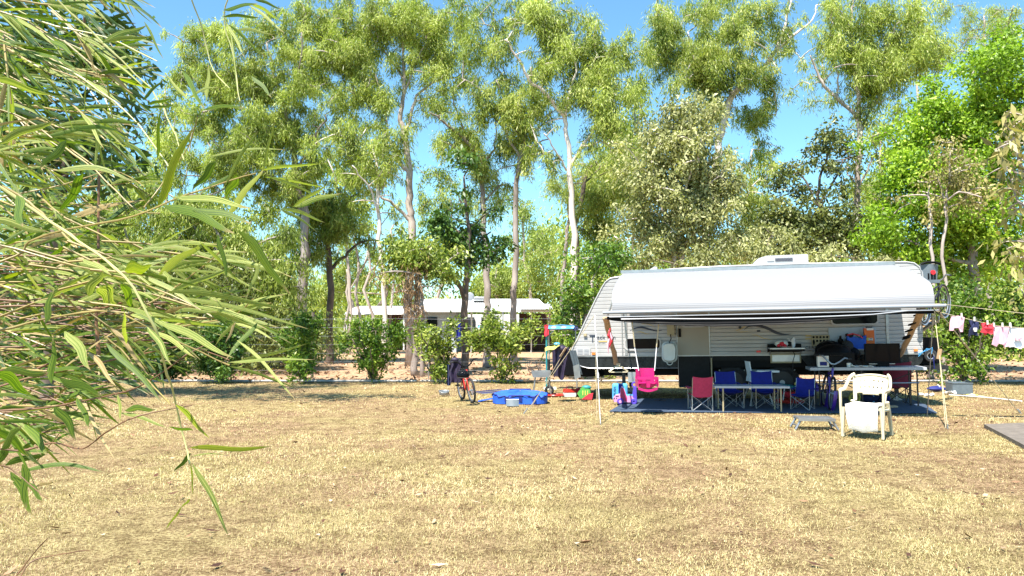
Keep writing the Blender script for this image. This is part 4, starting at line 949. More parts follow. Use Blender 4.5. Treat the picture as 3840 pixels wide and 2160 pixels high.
# ------------------------------------------------------------------ ground mat and things under the awning
mt = MB(); P = [G(2285,1545), G(2900,1549), G(3515,1551), G(3470,1520), G(3411,1497), G(2365,1497)]
n_ = len(P); mt.add([(p.x, p.y, .016+.004*(i % 2)) for i, p in enumerate(P)]+[(p.x, p.y, .004) for p in P], [tuple(range(n_))]+[(i, n_+i, n_+(i+1) % n_, (i+1) % n_) for i in range(n_)])
tag(mt.build('ground_mat', 'mat_blue'), 'blue-grey annexe mat spread on the grass under the awning', 'mat')
def camp_chair(label, cat_col, loc, rz, sc=1.0, frame='light_metal', hollow=False):
    t = thing('camp_chair', label, 'camp chair', loc, rz, 'folding camp chairs under the awning')
    S = lambda *p: Vector(p)*sc
    w2, d2, hs_, hb = .25, .22, .40, .84
    mb = MB().grid(lambda u, v: S(-w2+2*w2*u, d2-.02+.10*v+.04*math.sin(u*math.pi), hs_-.04+(hb-hs_+.04)*v-.03*(2*u-1)**2*0+.03*(abs(2*u-1)**2)*v), 8, 6, S(0,.012,0))
    mb.build('backrest', cat_col, t, smooth=True)
    MB().grid(lambda u, v: S(-w2+2*w2*u, -d2+2*d2*v, hs_+.03-.10*math.sin(u*math.pi)*math.sin(.4+v*2.2)), 8, 6, S(0,0,-.012)).build('seat', cat_col, t, smooth=True)
    for sx in (-1, 1):
        MB().grid(lambda u, v: S(sx*(w2+.02)+sx*.07*(u-.5)*2*.5, -d2-.02+(2*d2+.02)*v, hs_+.20-.03*math.sin(v*math.pi)), 2, 5, S(0,0,-.015)).build('armrest', cat_col, t, smooth=True)
        MB().tube([S(sx*w2, -d2, 0), S(sx*w2, -d2, hs_+.19)], .010*sc, 6).build('leg', frame, t)
        MB().tube([S(sx*w2, d2+.02, 0), S(sx*w2, d2+.0, hs_), S(sx*w2, d2+.08, hb)], .010*sc, 6).build('leg', frame, t)
    for a, b in (((-w2,-d2,.02),(w2,-d2,hs_)),((w2,-d2-.01,.02),(-w2,-d2-.01,hs_)),((-w2,d2,.02),(w2,d2,hs_)),((w2,d2,.02),(-w2,d2,hs_)),((-w2,-d2,.02),(-w2,d2,hs_)),((-w2,d2,.02),(-w2,-d2,hs_)),((w2,-d2,.02),(w2,d2,hs_)),((w2,d2,.02),(w2,-d2,hs_))):
        MB().tube([S(*a), S(*b)], .008*sc, 6).build('cross_tube', frame, t)
    return t
camp_chair('pink folding camp chair seen from behind at the end of the low table', 'pink_fabric', G(2626,1541), R(180), .72)
c1 = camp_chair('royal blue folding camp chair behind the table, nearer the pink chair', 'blue_fabric', G(2738,1532), R(6), .78)
c2 = camp_chair('royal blue folding camp chair behind the table, in front of the high chair', 'blue_fabric', G(2868,1532), R(-4), .78)
camp_chair('crumpled blue folding camp chair angled beside the cruiser bicycle', 'blue_fabric', G(3010,1538), R(-38), .66)
camp_chair('maroon folding camp chair standing behind the cream plastic armchair', 'maroon', G(3355,1519), R(165), .98, frame='dark_metal')
text('camp', 0, 0, .05, 'paper', parent=c1, name='lettering', mtx=Matrix.Translation((-.06, .168, .55)) @ Matrix.Rotation(R(90), 4, 'X')) if False else None
# low folding table
tb = G(2810,1543); t = thing('folding_table', 'low white folding table between pink and blue camp chairs', 'table', tb, R(-3))
for s_ in (-1, 1): MB().box((s_*.325, 0, .445), (.645, .46, .035)).build('tabletop', 'grey_table', t)
for sx, sy in ((-.5,-.2),(-.5,.2),(.5,-.2),(.5,.2)):
    MB().tube([(sx, sy, .43), (sx, sy, .01)], .014, 7).build('leg', 'beige_panel', t)
for sx in (-.5, .5): MB().tube([(sx, -.2, .12), (sx, .2, .12)], .01, 6).build('crossbar', 'grey_metal', t)
# high chair
t = thing('high_chair', 'white plastic high chair with tray behind the low table', 'high chair', G(2852,1522), R(0))
k = .92
MB().grid(lambda u, v: Vector((-.20-.10*v+.03*v*v, -.15+.30*u, .56+.36*v))*k, 5, 6, (.02,0,0)).build('backrest', 'high_chair_white', t, smooth=True)
MB().box((-.06*k, 0, .56*k), (.34, .30, .10), taper=.95).build('seat', 'high_chair_white', t)
for sy in (-1, 1): MB().grid(lambda u, v: Vector((-.22+.36*u, sy*.16, .52+.16*v*(1-.55*u)+.03))*k, 6, 2, (0,.015,0)).build('side_wing', 'high_chair_white', t, smooth=True)
MB().box((.10*k, 0, .72*k), (.42, .40, .035)).build('tray', 'high_chair_white', t)
for sx, sy in ((-1,-1),(-1,1),(1,-1),(1,1)):
    MB().tube([(-.05+sx*.10, sy*.12, .50), (-.05+sx*.22, sy*.24, .01)], .013, 7).build('leg', 'grey_metal', t)
# baby walker
t = thing('baby_walker', 'teal and red baby walker under the awning by the blue chair', 'baby walker', G(2958,1520), 0)
MB().ring((0,0,.36), (.15,0,1), .17, .035, 20, 7).build('tray_ring', 'teal', t, smooth=True)
MB().ring((0,0,.09), (0,0,1), .26, .03, 20, 6).build('base', 'red_paint', t, smooth=True)
MB().ball((0,0,.26), (.13,.13,.12), 12, 6, top=.1).build('seat', 'red_cloth', t, smooth=True)
for a in range(4):
    c, s_ = math.cos(a*1.57+.8), math.sin(a*1.57+.8); MB().tube([(c*.17, s_*.17, .35), (c*.25, s_*.25, .1)], .012, 6).build('strut', 'grey_metal', t)
    MB().ring((c*.26, s_*.26, .035), (1,0,0), .025, .012, 10, 5).build('wheel', 'black_rubber', t)
MB().ball((.1,-.1,.42), .03, 8, 5).build('toy_knob', 'yellow_cloth', t)
# bicycles ---------------------------------------------------------
def bike(label, pf, pr, r, frame, kid=False, bar_w=.6, bar_h=.55, guard=None, group='bicycles', lean=0):
    pf = Vector(pf); pr = Vector(pr); x = (pf-pr).normalized(); z = Vector((0,0,1)); y = z.cross(x).normalized(); z = x.cross(y)
    rot = Matrix((x, y, z)).transposed()
    if lean: rot = Matrix.Rotation(lean, 3, x) @ rot
    c = (pf+pr)/2; L = (pf-pr).length; base = c-rot @ Vector((0,0,r))
    t = thing('bicycle', label, 'bicycle', mtx=Matrix.Translation(base) @ rot.to_4x4(), group=group)
    A, B = Vector((L/2,0,r)), Vector((-L/2,0,r))
    for cc in (A, B):
        w_ = thing_part('wheel', t)
        MB().ring(cc, (0,1,0), r-.022, .022, 28, 7).build('tyre', 'black_rubber', w_, smooth=True)
        rim = MB().ring(cc, (0,1,0), r-.05, .010, 28, 5)
        for i in range(14):
            a = i*math.pi/7; rim.tube([cc, cc+Vector((math.cos(a), 0, math.sin(a)))*(r-.05)], .0016, 3, cap=False)
        rim.tube([cc+Vector((0,-.04,0)), cc+Vector((0,.04,0))], .02, 8); rim.build('rim', 'light_metal', w_)
        if guard: MB().ring(cc, (0,1,0), r+.015, .02, 16, 5, a0=-.2, a1=2.9, flat=1.6).build('mudguard', guard, t, smooth=True)
    bb = Vector((-L*.08, 0, r*.95)); hd = Vector((L*.30, 0, r+bar_h*.62)); st = Vector((-L*.20, 0, r+bar_h*.58))
    f = MB()
    for a, b, rr in ((bb, hd-Vector((-.02,0,.09)), .019), (st, bb, .017), (st-Vector((-.01,0,.06)), hd, .016), (B, bb, .011), (B, st-Vector((0,0,.04)), .010)): f.tube([a, b], rr, 8)
    f.build('frame', frame, t, smooth=True)
    fk = MB(); 
    for sy in (-.045, .045): fk.tube([hd+Vector((.02,sy*.8,-.1)), A+Vector((-.03,sy,.12)), A+Vector((0,sy,0))], .011, 6)
    fk.tube([hd+Vector((.02,0,-.12)), hd+Vector((-.02,0,.06))], .019, 8); fk.build('fork', frame, t, smooth=True)
    h = hd+Vector((-.03, 0, bar_h*.38))
    MB().tube([h+Vector((-.12,-bar_w/2,.02)), h+Vector((-.02,-bar_w*.3,.03)), h+Vector((0,-.10,-.05)), h+Vector((0,-.03,-.10)), h+Vector((0,.03,-.10)), h+Vector((0,.10,-.05)), h+Vector((-.02,bar_w*.3,.03)), h+Vector((-.12,bar_w/2,.02))], .016, 7).build('handlebar', 'black_plastic' if kid else 'light_metal', t, smooth=True)
    for s_ in (-1, 1): MB().tube([h+Vector((-.06,s_*bar_w*.4,.028)), h+Vector((-.13,s_*bar_w*.52,.02))], .017, 7).build('grip', 'black_rubber', t)
    MB().tube([hd+Vector((-.02,0,.05)), h+Vector((0,0,-.10))], .014, 7).build('stem', 'dark_metal', t)
    MB().tube([st, st+Vector((-.03,0,.10))], .013, 7).build('seat_post', 'light_metal', t)
    MB().ball(st+Vector((-.02,0,.12)), (.13,.07,.03), 12, 6).build('saddle', 'black_plastic', t, smooth=True)
    cr = MB().ring(bb+Vector((0,.05,0)), (0,1,0), .07, .006, 18, 4); cr.tube([bb+Vector((0,-.07,0)), bb+Vector((0,.07,0))], .015, 6)
    cr.tube([bb+Vector((0,.07,0)), bb+Vector((.10,.08,-.10))], .008, 5); cr.tube([bb+Vector((0,-.07,0)), bb+Vector((-.10,-.08,.10))], .008, 5); cr.build('crankset', 'dark_metal', t)
    for dx, sy in ((.10, 1), (-.10, -1)): MB().box(bb+Vector((dx, sy*.12, -dx)), (.08,.08,.02)).build('pedal', 'black_plastic', t)
    MB().tube([bb+Vector((0,.05,.07)), B+Vector((0,.05,.04))], .004, 4).build('chain', 'dark_metal', t)
    return t
def thing_part(name, parent):
    o = bpy.data.objects.new(name, None); COL.objects.link(o); o.parent = parent; o.empty_display_size = .1; PM[o.name] = PM[parent.name]; return o
pf = G(1767,1512); pr = Vector(((1730-1920)/F*15.9, 15.9, 0)); up = Vector((0,0,.25))
rb = bike('red child bicycle standing on the dry grass with a helmet on its bars', pf+up, pr+up, .25, 'red_paint', kid=True, bar_w=.56, bar_h=.56, lean=R(7))
def helmet(name, label, c, r, m, rot=None, cat='helmet'):
    t = thing(name, label, cat, c)
    rot = rot or Matrix.Identity(3)
    sh_ = MB().ball((0,0,0), (r, r*.86, r*.92), 18, 12, rot=rot, bottom=.35); sh_.build('shell', m, t, smooth=True)
    for i, a in enumerate((-.9, -.3, .3, .9)):
        for e in (.5, .95):
            d = Vector((math.sin(a)*math.cos(e), -math.cos(a)*math.cos(e), math.sin(e))); MB().ball(d*r*.90, (r*.16,r*.07,r*.07), 8, 5).build('vent', 'black_rubber', t)
    MB().ring((0,0,-r*.25), (0,0,1), r*.86, r*.07, 18, 5).build('rim_trim', 'black_rubber', t, smooth=True)
    return t
helmet('bicycle_helmet', 'shiny dark helmet hanging from the handlebars of the red bicycle', W(1737,1409,14.75), .125, 'glass_dark')
t = thing('jacket', 'dark purple jacket draped over the saddle of the red bicycle', 'jacket', W(1706,1390,15.6))
MB().grid(lambda u, v: Vector((-.11+.22*u+.02*math.sin(v*9), .07*math.sin(u*3.14)-.05+.02*math.sin(u*14+v*3), .20-.44*v)), 12, 8, (0,.03,0)).build('body', 'purple_cloth', t, smooth=True)
MB().grid(lambda u, v: Vector((-.16+.07*u, .03*math.sin(u*9), .12-.42*v)), 5, 6, (0,.03,0)).build('sleeve', 'navy_cloth', t, smooth=True)
MB().ball((.0,0,.22), (.08,.06,.05), 10, 6).build('hood', 'purple_cloth', t, smooth=True)
pf = G(3122,1541); pr = Vector(((3085-1920)/F*14.6, 14.55, 0)); up = Vector((0,0,.31))
bike('purple cruiser bicycle with chrome bars parked beside the awning table', pf+up, pr+up, .31, 'purple_paint', bar_w=.62, bar_h=.62, guard='purple_paint', lean=R(-6))
p1, p2 = W(3462,1150,14.55), W(3538,1126,15.35); 
bike('bicycle hung on the rack at the rear of the caravan', p2, p1, .33, 'dark_metal', bar_w=.55, bar_h=.5, guard='light_metal')
t = thing('child_bike_seat', 'grey child bicycle seat with red reflector above the rear rack', 'child seat', W(3490,1060,14.5))
k = 14.5/F
MB().grid(lambda u, v: Vector(((-28+56*u)*(1+.22*v)*k, .07*math.cos(u*math.pi*2)*.5, (8+62*v)*k)), 10, 6, (0,.03,0)).build('backrest', 'grey_plastic', t, smooth=True)
MB().tube([(-36*k,0,70*k), (-18*k,-.02,76*k), (18*k,-.02,76*k), (38*k,0,70*k)], .022, 7).build('rim_edge', 'black_plastic', t, smooth=True)
MB().box((0,-.03,4*k), (46*k,.16,12*k)).build('seat', 'grey_plastic', t); MB().tube([(3*k,-.05,38*k), (3*k,-.075,38*k)], .043, 14).build('reflector', 'red_lens', t)
for sx in (-12, 0, 12): MB().box((sx*k,-.045,20*k), (5*k,.015,30*k)).build('slot', 'black_plastic', t)
# pink swing --------------------------------------------------------
ys = 13.35
t = thing('baby_swing', 'bright pink baby swing seat hanging on ropes from the awning', 'swing', W(2424,1425,ys))
k = ys/F; X = lambda px_, py_, dy=0: Vector(((px_-2424)*k, dy, (1425-py_)*k))
MB().grid(lambda u, v: Vector(((-36+72*u)*k*(1-.05*v), .14+.05*math.sin(u*math.pi), (42-58*(1-v)-0)*k)), 10, 5, (0,.02,0)).build('backrest', 'hot_pink', t, smooth=True)
MB().ball((0,.02,-12*k), (37*k,.16,20*k), 16, 8, top=.15).build('seat', 'hot_pink', t, smooth=True)
MB().grid(lambda u, v: Vector(((-39+78*u)*k, -.16-.04*math.sin(u*math.pi), (14-10*v)*k)), 10, 2, (0,.03,0)).build('front_bar', 'hot_pink', t, smooth=True)
MB().box((0,-.17,-8*k), (12*k,.03,34*k), taper=1.6).build('t_bar', 'hot_pink', t)
MB().grid(lambda u, v: Vector(((-36+72*u)*k, -.15-.04*math.sin(u*math.pi), (-24-8*math.sin(u*math.pi)-9*v)*k)), 10, 2, (0,.03,0)).build('seat_lip', 'hot_pink', t, smooth=True)
for s_ in (-1, 1):
    MB().grid(lambda u, v: Vector((s_*37*k, -.15+.3*u, (10-34*v-8*math.sin(u*3.14)*(1-v))*k)), 5, 4, (.012,0,0)).build('side_panel', 'hot_pink', t, smooth=True)
for a, b, c in (((2372,1206),(2381,1302),(2395,1390)), ((2472,1212),(2463,1302),(2454,1390))):
    MB().tube([X(*a), X(*b)], .022, 6, flat=.5).build('strap', 'rope', t); MB().tube([X(*b), X(*c, -.02)], .008, 6).build('rope', 'white_cloth', t)
    MB().ring(X(a[0], a[1]-4), (0,1,0), .02, .006, 10, 4).build('hook', 'light_metal', t)
# clothes hangers
for i, dx in enumerate((0, 5)):
    c = W(2317+dx*.8, 1368, 14.2-i*.06); t = thing('clothes_hanger', ['pale green plastic hanger on the awning leg, behind its twin', 'pale green plastic hanger on the awning leg, in front of its twin'][i], 'hanger', c, R(8*i), 'hangers on the awning leg')
    mb = MB().tube([(-.155+.01*i,0,-.135), (-.17,0,-.12), (-.05,0,-.035), (0,0,-.02), (.05,0,-.035), (.17,0,-.12), (.155,0,-.135), (-.155+.01*i,0,-.135)], .009, 6); mb.build('shoulder_bar', 'cream_plastic', t, smooth=True)
    MB().ring((.0,0,.01), (0,1,0), .024, .005, 14, 5, a0=-.6, a1=3.8).build('hook', 'cream_plastic', t, smooth=True)
# cloths tied round the awning leg
c = W(2290,1262,13.5); t = thing('garment', 'small reddish garment knotted round the tan awning leg', 'garment', c)
for i in range(4):
    MB().tube([(rnd.uniform(-.04,.04), -.05, .14-.03*i), (rnd.uniform(-.07,.07), -.08, .02-.05*i), (rnd.uniform(-.06,.06), -.05, -.12-.06*i)], [.02,.035,.008], 6, flat=.6).build('fold', 'pink_pale' if i % 2 else 'red_cloth', t, smooth=True)
# suitcase and ride-on toy
c = G(2326,1506); t = thing('suitcase', 'upright light blue suitcase behind the pink toy truck', 'suitcase', c, R(-4)); h = .36; w_ = .31
mb = MB(); mb.box((0,.08,.19), (w_,.18,.34)); o = mb.build('shell', 'sky_blue', t); bv = o.modifiers.new('bevel', 'BEVEL'); bv.width = .045; bv.segments = 3
MB().box((0,-.016,.19), (.07,.012,.32)).build('strap', 'blue_fabric', t); MB().tube([(-.05,.08,.36), (-.05,.08,.39), (.05,.08,.39), (.05,.08,.36)], .009, 6).build('handle', 'blue_dark', t)
for s_ in (-1, 1): MB().ring((s_*.12,.02,.03), (1,0,0), .02, .01, 10, 5).build('wheel', 'black_rubber', t)
text('PUSH', 0, 0, .075, 'graphic_navy', parent=t, mtx=Matrix.Translation((-.085, -.0135, .12)) @ Matrix.Rotation(R(90), 4, 'X') @ Matrix.Rotation(R(90), 4, 'Z'))
c = G(2345,1516); t = thing('ride_on_toy', 'pink and purple ride-on toy truck in front of the suitcase', 'toy truck', c, R(-6))
MB().prism([Vector(v) for v in ((-.22,-.09,.05),(-.23,-.09,.12),(-.19,-.09,.17),(-.10,-.09,.20),(-.08,-.09,.30),(-.02,-.09,.30),(.02,-.09,.17),(.13,-.09,.17),(.15,-.09,.12),(.15,-.09,.05))], (0,0,0), (0,.18,0)).build('body', 'toy_pink', t)
MB().prism([Vector(v) for v in ((-.10,-.095,.06),(-.09,-.095,.31),(-.03,-.095,.31),(.03,-.095,.13),(.03,-.095,.06))], (0,0,0), (0,.19,0)).build('cab', 'toy_red', t)
MB().prism([Vector(v) for v in ((.13,-.07,.06),(.13,-.07,.16),(.16,-.07,.33),(.21,-.07,.33),(.22,-.07,.06))], (0,0,0), (0,.14,0)).build('push_back', 'toy_purple', t)
MB().ring((.18,0,.38), (0,1,0), .045, .015, 14, 6).build('handle', 'toy_purple', t, smooth=True)
MB().box((.08,0,.182), (.13,.15,.02)).build('seat', 'sky_blue', t); MB().tube([(-.06,-.08,.33), (-.06,.08,.33)], .014, 6).build('steering_bar', 'toy_pink', t)
for x in (-.10, .16):
    for y in (-.11, .11): w0 = MB().ring((x,y,.065), (0,1,0), .035, .03, 16, 6).build('wheel', 'toy_purple', t, smooth=True)
MB().tube([(-.10,-.13,.065), (-.10,-.145,.065)], .03, 10).build('hub_cap', 'toy_pink', t)
for x in (-.215, -.17): MB().ball((x,-.093,.125), .012, 8, 5).build('eye', 'graphic_navy', t)
MB().box((-.16,-.093,.168), (.06,.01,.014)).build('brow', 'graphic_navy', t)
# baby bath on the wall
a, b = cl(2482,1283,.06), cl(2539,1357,.06)
t = thing('baby_bath', 'white plastic baby bath hung on the caravan wall beside the door', 'baby bath', mtx=CM @ Matrix.Translation(((a.x+b.x)/2, -.07, (a.z+b.z)/2)))
bw, bh = (b.x-a.x)/2, (a.z-b.z)/2
def rrect(w_, h_, r_, y, n=6):
    P = []
    for cx, cz, q in ((w_-r_, h_-r_, 0), (-w_+r_, h_-r_, .5), (-w_+r_, -h_+r_, 1), (w_-r_, -h_+r_, 1.5)):
        for i in range(n+1): an = (q+.5*i/n)*math.pi; P.append(Vector((cx+r_*math.cos(an), y, cz+r_*math.sin(an))))
    return P
o1, o2, o3 = rrect(bw, bh, .09, 0), rrect(bw*.93, bh*.94, .08, -.02), rrect(bw*.78, bh*.84, .08, -.14); n_ = len(o1); mb = MB()
mb.add(o1+o2+o3, [(i, (i+1) % n_, n_+(i+1) % n_, n_+i) for i in range(n_)]+[(n_+i, n_+(i+1) % n_, 2*n_+(i+1) % n_, 2*n_+i) for i in range(n_)]+[tuple(range(2*n_, 3*n_))])
mb.build('tub', 'tub_white', t, smooth=True); MB().tube(o1+[o1[0]], .009, 6).build('rim', 'tub_white', t, smooth=True)
MB().ring((0,0,-bh-.005), (0,1,0), .055, .009, 16, 5, a0=0, a1=6.283).build('handle', 'tub_white', t, smooth=True)
# camp kitchen fixed to the wall
def atwall(px_, py_, off): return CM @ cl(px_, py_, off)
def placed(name, label, cat, px_, py_, off, group=None):
    c = cl(px_, py_, off); return thing(name, label, cat, mtx=CM @ Matrix.Translation(c), group=group)
kk = .00515   # metres per pixel near the wall
t = placed('fold_down_table', 'dark fold-down picnic table on the caravan wall holding shopping', 'table', 2946, 1306, .28)
MB().box((0,-.02,.0), (120*kk,.50,.02)).build('tabletop', 'grey_metal', t); MB().box((0,.22,0), (122*kk,.03,.16)).build('back_frame', 'black_plastic', t)
for s_ in (-1, 1): MB().tube([(s_*.28,-.22,-.01), (s_*.28,.2,-.12)], .012, 6).build('strut', 'grey_metal', t)
MB().box((0,-.24,-.03), (122*kk,.02,.045)).build('edge_rail', 'black_plastic', t)
MB().tube([(-.10,-.27,.0), (-.10,-.27,.03), (.09,-.27,.03), (.09,-.27,0)], .005, 5).build('latch', 'light_metal', t)
t = placed('plastic_bag', 'clear bag of red fruit on the fold-down table', 'bag', 2931, 1296, .30)
MB().ball((0,0,.03), (.13,.10,.085), 12, 8, bottom=.7).build('bag_film', 'tub_white', t, smooth=True)
for i in range(6): MB().ball((rnd.uniform(-.08,.06), -.085, rnd.uniform(-.01,.05)), .032, 8, 6).build('fruit', 'red_cloth', t, smooth=True)
t = placed('bottle', 'black pump bottle beside the bag of fruit', 'bottle', 2960, 1296, .30)
MB().tube([(0,0,-.04), (0,0,.06), (0,0,.08)], [.045,.045,.015], 12).build('body', 'black_plastic', t, smooth=True); MB().tube([(0,0,.08), (0,0,.13), (-.04,0,.13)], .008, 6).build('pump', 'paper', t)
t = placed('paper_bag', 'white crumpled paper bag at the end of the fold-down table', 'bag', 2973, 1292, .28)
MB().ball((0,0,.02), (.05,.04,.09), 9, 6).build('bag_body', 'white_cloth', t); MB().ball((.02,0,.10), (.03,.02,.04), 7, 5).build('bag_neck', 'white_cloth', t)
t = placed('hose', 'thin black hose hanging from the fold-down table to the ground', 'hose', 2976, 1330, .2)
MB().tube([(0,0,.05), (.02,-.02,0), (-.02,-.03,-.12), (-.03,-.03,-.4), (-.02,-.03,-.9)], .008, 6).build('tube_run', 'black_rubber', t, smooth=True)
t = placed('pegboard', 'white plate with rows of dark oval holes leaning on the caravan wall', 'board', 3077, 1277, .05)
MB().box((0,0,0), (.33,.015,.21)).build('plate', 'beige_panel', t)
for i in range(5):
    for j in range(2 if i else 1):
        MB().ball((-.125+i*.062, -.01, .065-j*.07), (.022,.008,.022), 10, 6).build('hole', 'black_plastic', t)
MB().ball((-.125,-.01,-.03), (.02,.008,.055), 10, 6).build('hole', 'black_plastic', t)
# long camp table with kitchen gear
q = cl(3240, 1380, .62); TM = CM @ Matrix.Translation((q.x, -.62, 0)); tz = q.z
t = thing('camp_table', 'long grey camp table along the caravan crowded with cooking gear', 'table', mtx=TM); Lt = 1.95
MB().box((0,0,tz), (Lt,.60,.05)).build('tabletop', 'grey_table', t)
for x in (-Lt*.42, -.1, Lt*.42):
    for y in (-.26, .26): MB().tube([(x, y, tz-.02), (x, y, .01)], .014, 6).build('leg', 'dark_metal', t)
for a, b in ((-.8, -.1), (-.1, -.8), (-.1, .8), (.8, -.1)): MB().tube([(a, -.26, tz-.05), (b, -.26, .25)], .009, 6).build('brace', 'dark_metal', t)
MB().tube([(-.85,-.26,.40), (.85,-.26,.42)], .014, 6).build('stretcher', 'light_metal', t)
def ontable(name, label, cat, px_, y=0.0, group=None):
    c = cl(px_, 1380, .62-y); return thing(name, label, cat, mtx=CM @ Matrix.Translation((c.x, -.62+y, tz+.026)), group=group)
t = ontable('camp_stove', 'large black hooded stove on the long camp table', 'stove', 3130, .02)
MB().box((0,0,.13), (.62,.44,.26)).build('body', 'black_plastic', t); MB().ball((0,.02,.26), (.31,.22,.16), 16, 8, bottom=.05).build('lid', 'black_plastic', t, smooth=True)
MB().tube([(-.1,-.24,.22), (-.1,-.27,.22), (.1,-.27,.22), (.1,-.24,.22)], .008, 6).build('handle', 'dark_metal', t)
for x in (-.2, 0, .2): MB().tube([(x,-.22,.08), (x,-.245,.08)], .02, 10).build('knob', 'dark_metal', t)
t = ontable('water_cask', 'cream container with blue label behind the cruiser handlebars', 'container', 3086, -.20)
MB().box((0,0,.11), (.19,.14,.20)).build('body', 'paper', t); MB().box((0,-.073,.07), (.12,.006,.07)).build('sticker', 'blue_dark', t); MB().tube([(0,0,.2), (0,0,.235)], .03, 10).build('cap', 'black_plastic', t)
t = ontable('television', 'flat black television standing at the end of the camp table', 'television', 3310, .02)
MB().box((0,0,.24), (.60,.05,.36)).build('case', 'black_plastic', t); MB().box((0,-.027,.25), (.56,.006,.31)).build('screen', 'glass_dark', t)
MB().box((-.02,-.05,.05), (.44,.03,.012)).build('soundbar', 'light_metal', t); MB().box((0,0,.03), (.2,.14,.06)).build('stand', 'black_plastic', t)
t = ontable('tablecloth_roll', 'crumpled pale blue cloth along the front edge of the camp table', 'cloth', 3225, -.22)
MB().grid(lambda u, v: Vector((-.22+.44*u, -.06+.12*v, .012+.025*abs(math.sin(u*9+v*4))*(1-.3*u))), 16, 4, (0,0,-.01)).build('cloth', 'tub_white', t, smooth=True)
t = ontable('cup', 'small white cup at the corner of the black stove', 'cup', 3183, -.22); MB().tube([(0,0,0), (0,0,.08)], [.03,.038], 12).build('cup_body', 'tub_white', t); MB().ring((.042,0,.04), (0,1,0), .02, .005, 10, 4).build('handle', 'tub_white', t)
t = placed('gear_shelf', 'narrow shelf inside the open hatch carrying bag and orange box', 'shelf', 3210, 1310, .16)
MB().box((0,0,0), (.95,.26,.02)).build('shelf_board', 'grey_table', t)
for s_ in (-1, 1): MB().tube([(s_*.44,-.1,-.01), (s_*.44,.1,-.12)], .008, 5).build('bracket', 'grey_metal', t)
t = placed('shopping_bag', 'bright blue shopping bag beside the orange box on the hatch shelf', 'bag', 3212, 1308, .18)
MB().prism([Vector(v) for v in ((-.15,-.08,.0),(.15,-.08,0),(.165,-.08,.26),(.05,-.08,.20),(-.06,-.08,.24),(-.17,-.08,.25))], (0,0,0), (0,.15,0)).build('body', 'blue_bag', t)
MB().tube([(-.17,-.09,.26), (-.08,-.09,.29), (.05,-.09,.25), (.1,-.09,.2)], .012, 5).build('handle', 'red_cloth', t); MB().grid(lambda u, v: Vector((-.2+.14*u, -.09, .28-.05*v+.02*math.sin(u*7))), 5, 2, (0,.05,0)).build('flap', 'black_plastic', t)
t = placed('orange_box', 'tall orange packet standing on the hatch shelf', 'packet', 3261, 1303, .16)
bx = MB().prism([Vector(v) for v in ((-.085,-.05,0),(.085,-.05,0),(.08,-.05,.34),(-.09,-.05,.37))], (0,0,0), (0,.10,0)).build('carton', 'orange_box', t)
MB().box((.01,-.056,.345), (.12,.006,.04)).build('top_label', 'paper', t); MB().box((.0,-.02,.385), (.11,.03,.02)).build('handle', 'black_plastic', t); MB().ball((-.035,-.052,.16), (.03,.006,.03), 10, 6).build('emblem', 'yellow_cloth', t)
MB().box((.015,-.056,.155), (.075,.006,.05)).build('logo_patch', 'paper', t); MB().box((.015,-.060,.14), (.06,.004,.012)).build('logo_bar', 'graphic_navy', t); MB().box((.02,-.060,.168), (.05,.004,.012)).build('logo_bar', 'graphic_navy', t)
for i, (pxx, m_, hh, rr, lb) in enumerate(((3153,'black_plastic',.24,.05,'tall black bottle rising above the stove hood'),(3181,'tub_white',.16,.028,'white spray bottle beside the blue shopping bag'),(3170,'teal',.13,.03,'green jar between black bottle and white spray bottle'))):
    t = placed('bottle', lb, 'bottle', pxx, 1306, .16, 'bottles near the hatch shelf')
    MB().tube([(0,0,0), (0,0,hh*.7), (0,0,hh*.8)], [rr,rr,rr*.4], 12).build('body', m_, t, smooth=True); MB().tube([(0,0,hh*.8), (0,0,hh)], rr*.42, 8).build('cap', m_, t)
t = placed('dark_backpack', 'slumped black backpack heaped beside the stove', 'backpack', 3100, 1320, .30)
MB().ball((.05,0,.03), (.26,.13,.19), 14, 9).build('body', 'black_plastic', t, smooth=True); MB().ball((.40,0,-.04), (.20,.12,.14), 12, 8).build('side_pouch', 'black_plastic', t, smooth=True); MB().ball((.36,-.02,.10), (.12,.10,.12), 12, 8).build('top_pouch', 'black_rubber', t, smooth=True)
MB().tube([(-.1,-.1,.17), (0,-.13,.22), (.1,-.1,.17)], .012, 6).build('strap', 'black_rubber', t)
# under and around the table
def grd(name, label, cat, px_, py_, rz=0, group=None): return thing(name, label, cat, G(px_, py_), rz, group)
t = grd('purple_helmet', 'shiny purple helmet propped beside the crumpled blue chair', 'helmet', 3066, 1520)
MB().ball((0,.1,.33), (.12,.11,.10), 14, 9, bottom=.5).build('shell', 'toy_purple', t, smooth=True); MB().box((.04,.08,.28), (.24,.15,.03)).build('brim', 'toy_purple', t); MB().tube([(0,.1,0), (0,.1,.28)], .02, 6).build('stand', 'dark_metal', t)
t = grd('scooter', 'dark purple bag and blue strap on the ground behind the plastic armchair', 'bag', 3270, 1512)
MB().ball((0,0,.09), (.26,.15,.11), 14, 8, bottom=.8).build('body', 'navy_cloth', t, smooth=True); MB().ring((-.02,0,.09), (1,0,0), .125, .018, 14, 5).build('strap', 'sky_blue', t, smooth=True); MB().ball((.26,.0,.09), (.10,.1,.09), 10, 7).build('side_pouch', 'blue_fabric', t, smooth=True)
t['category'] = 'bag'; t.name = 'duffel_bag'
t = grd('yellow_toy_ring', 'yellow toy ring in the shade beside the plastic armchair', 'toy', 3205, 1515); MB().ring((0,0,.12), (0,1,.2), .10, .022, 20, 7).build('ring_body', 'yellow_cloth', t, smooth=True); MB().tube([(-.1,0,.12), (.1,0,.12)], .008, 5).build('spoke', 'yellow_cloth', t)
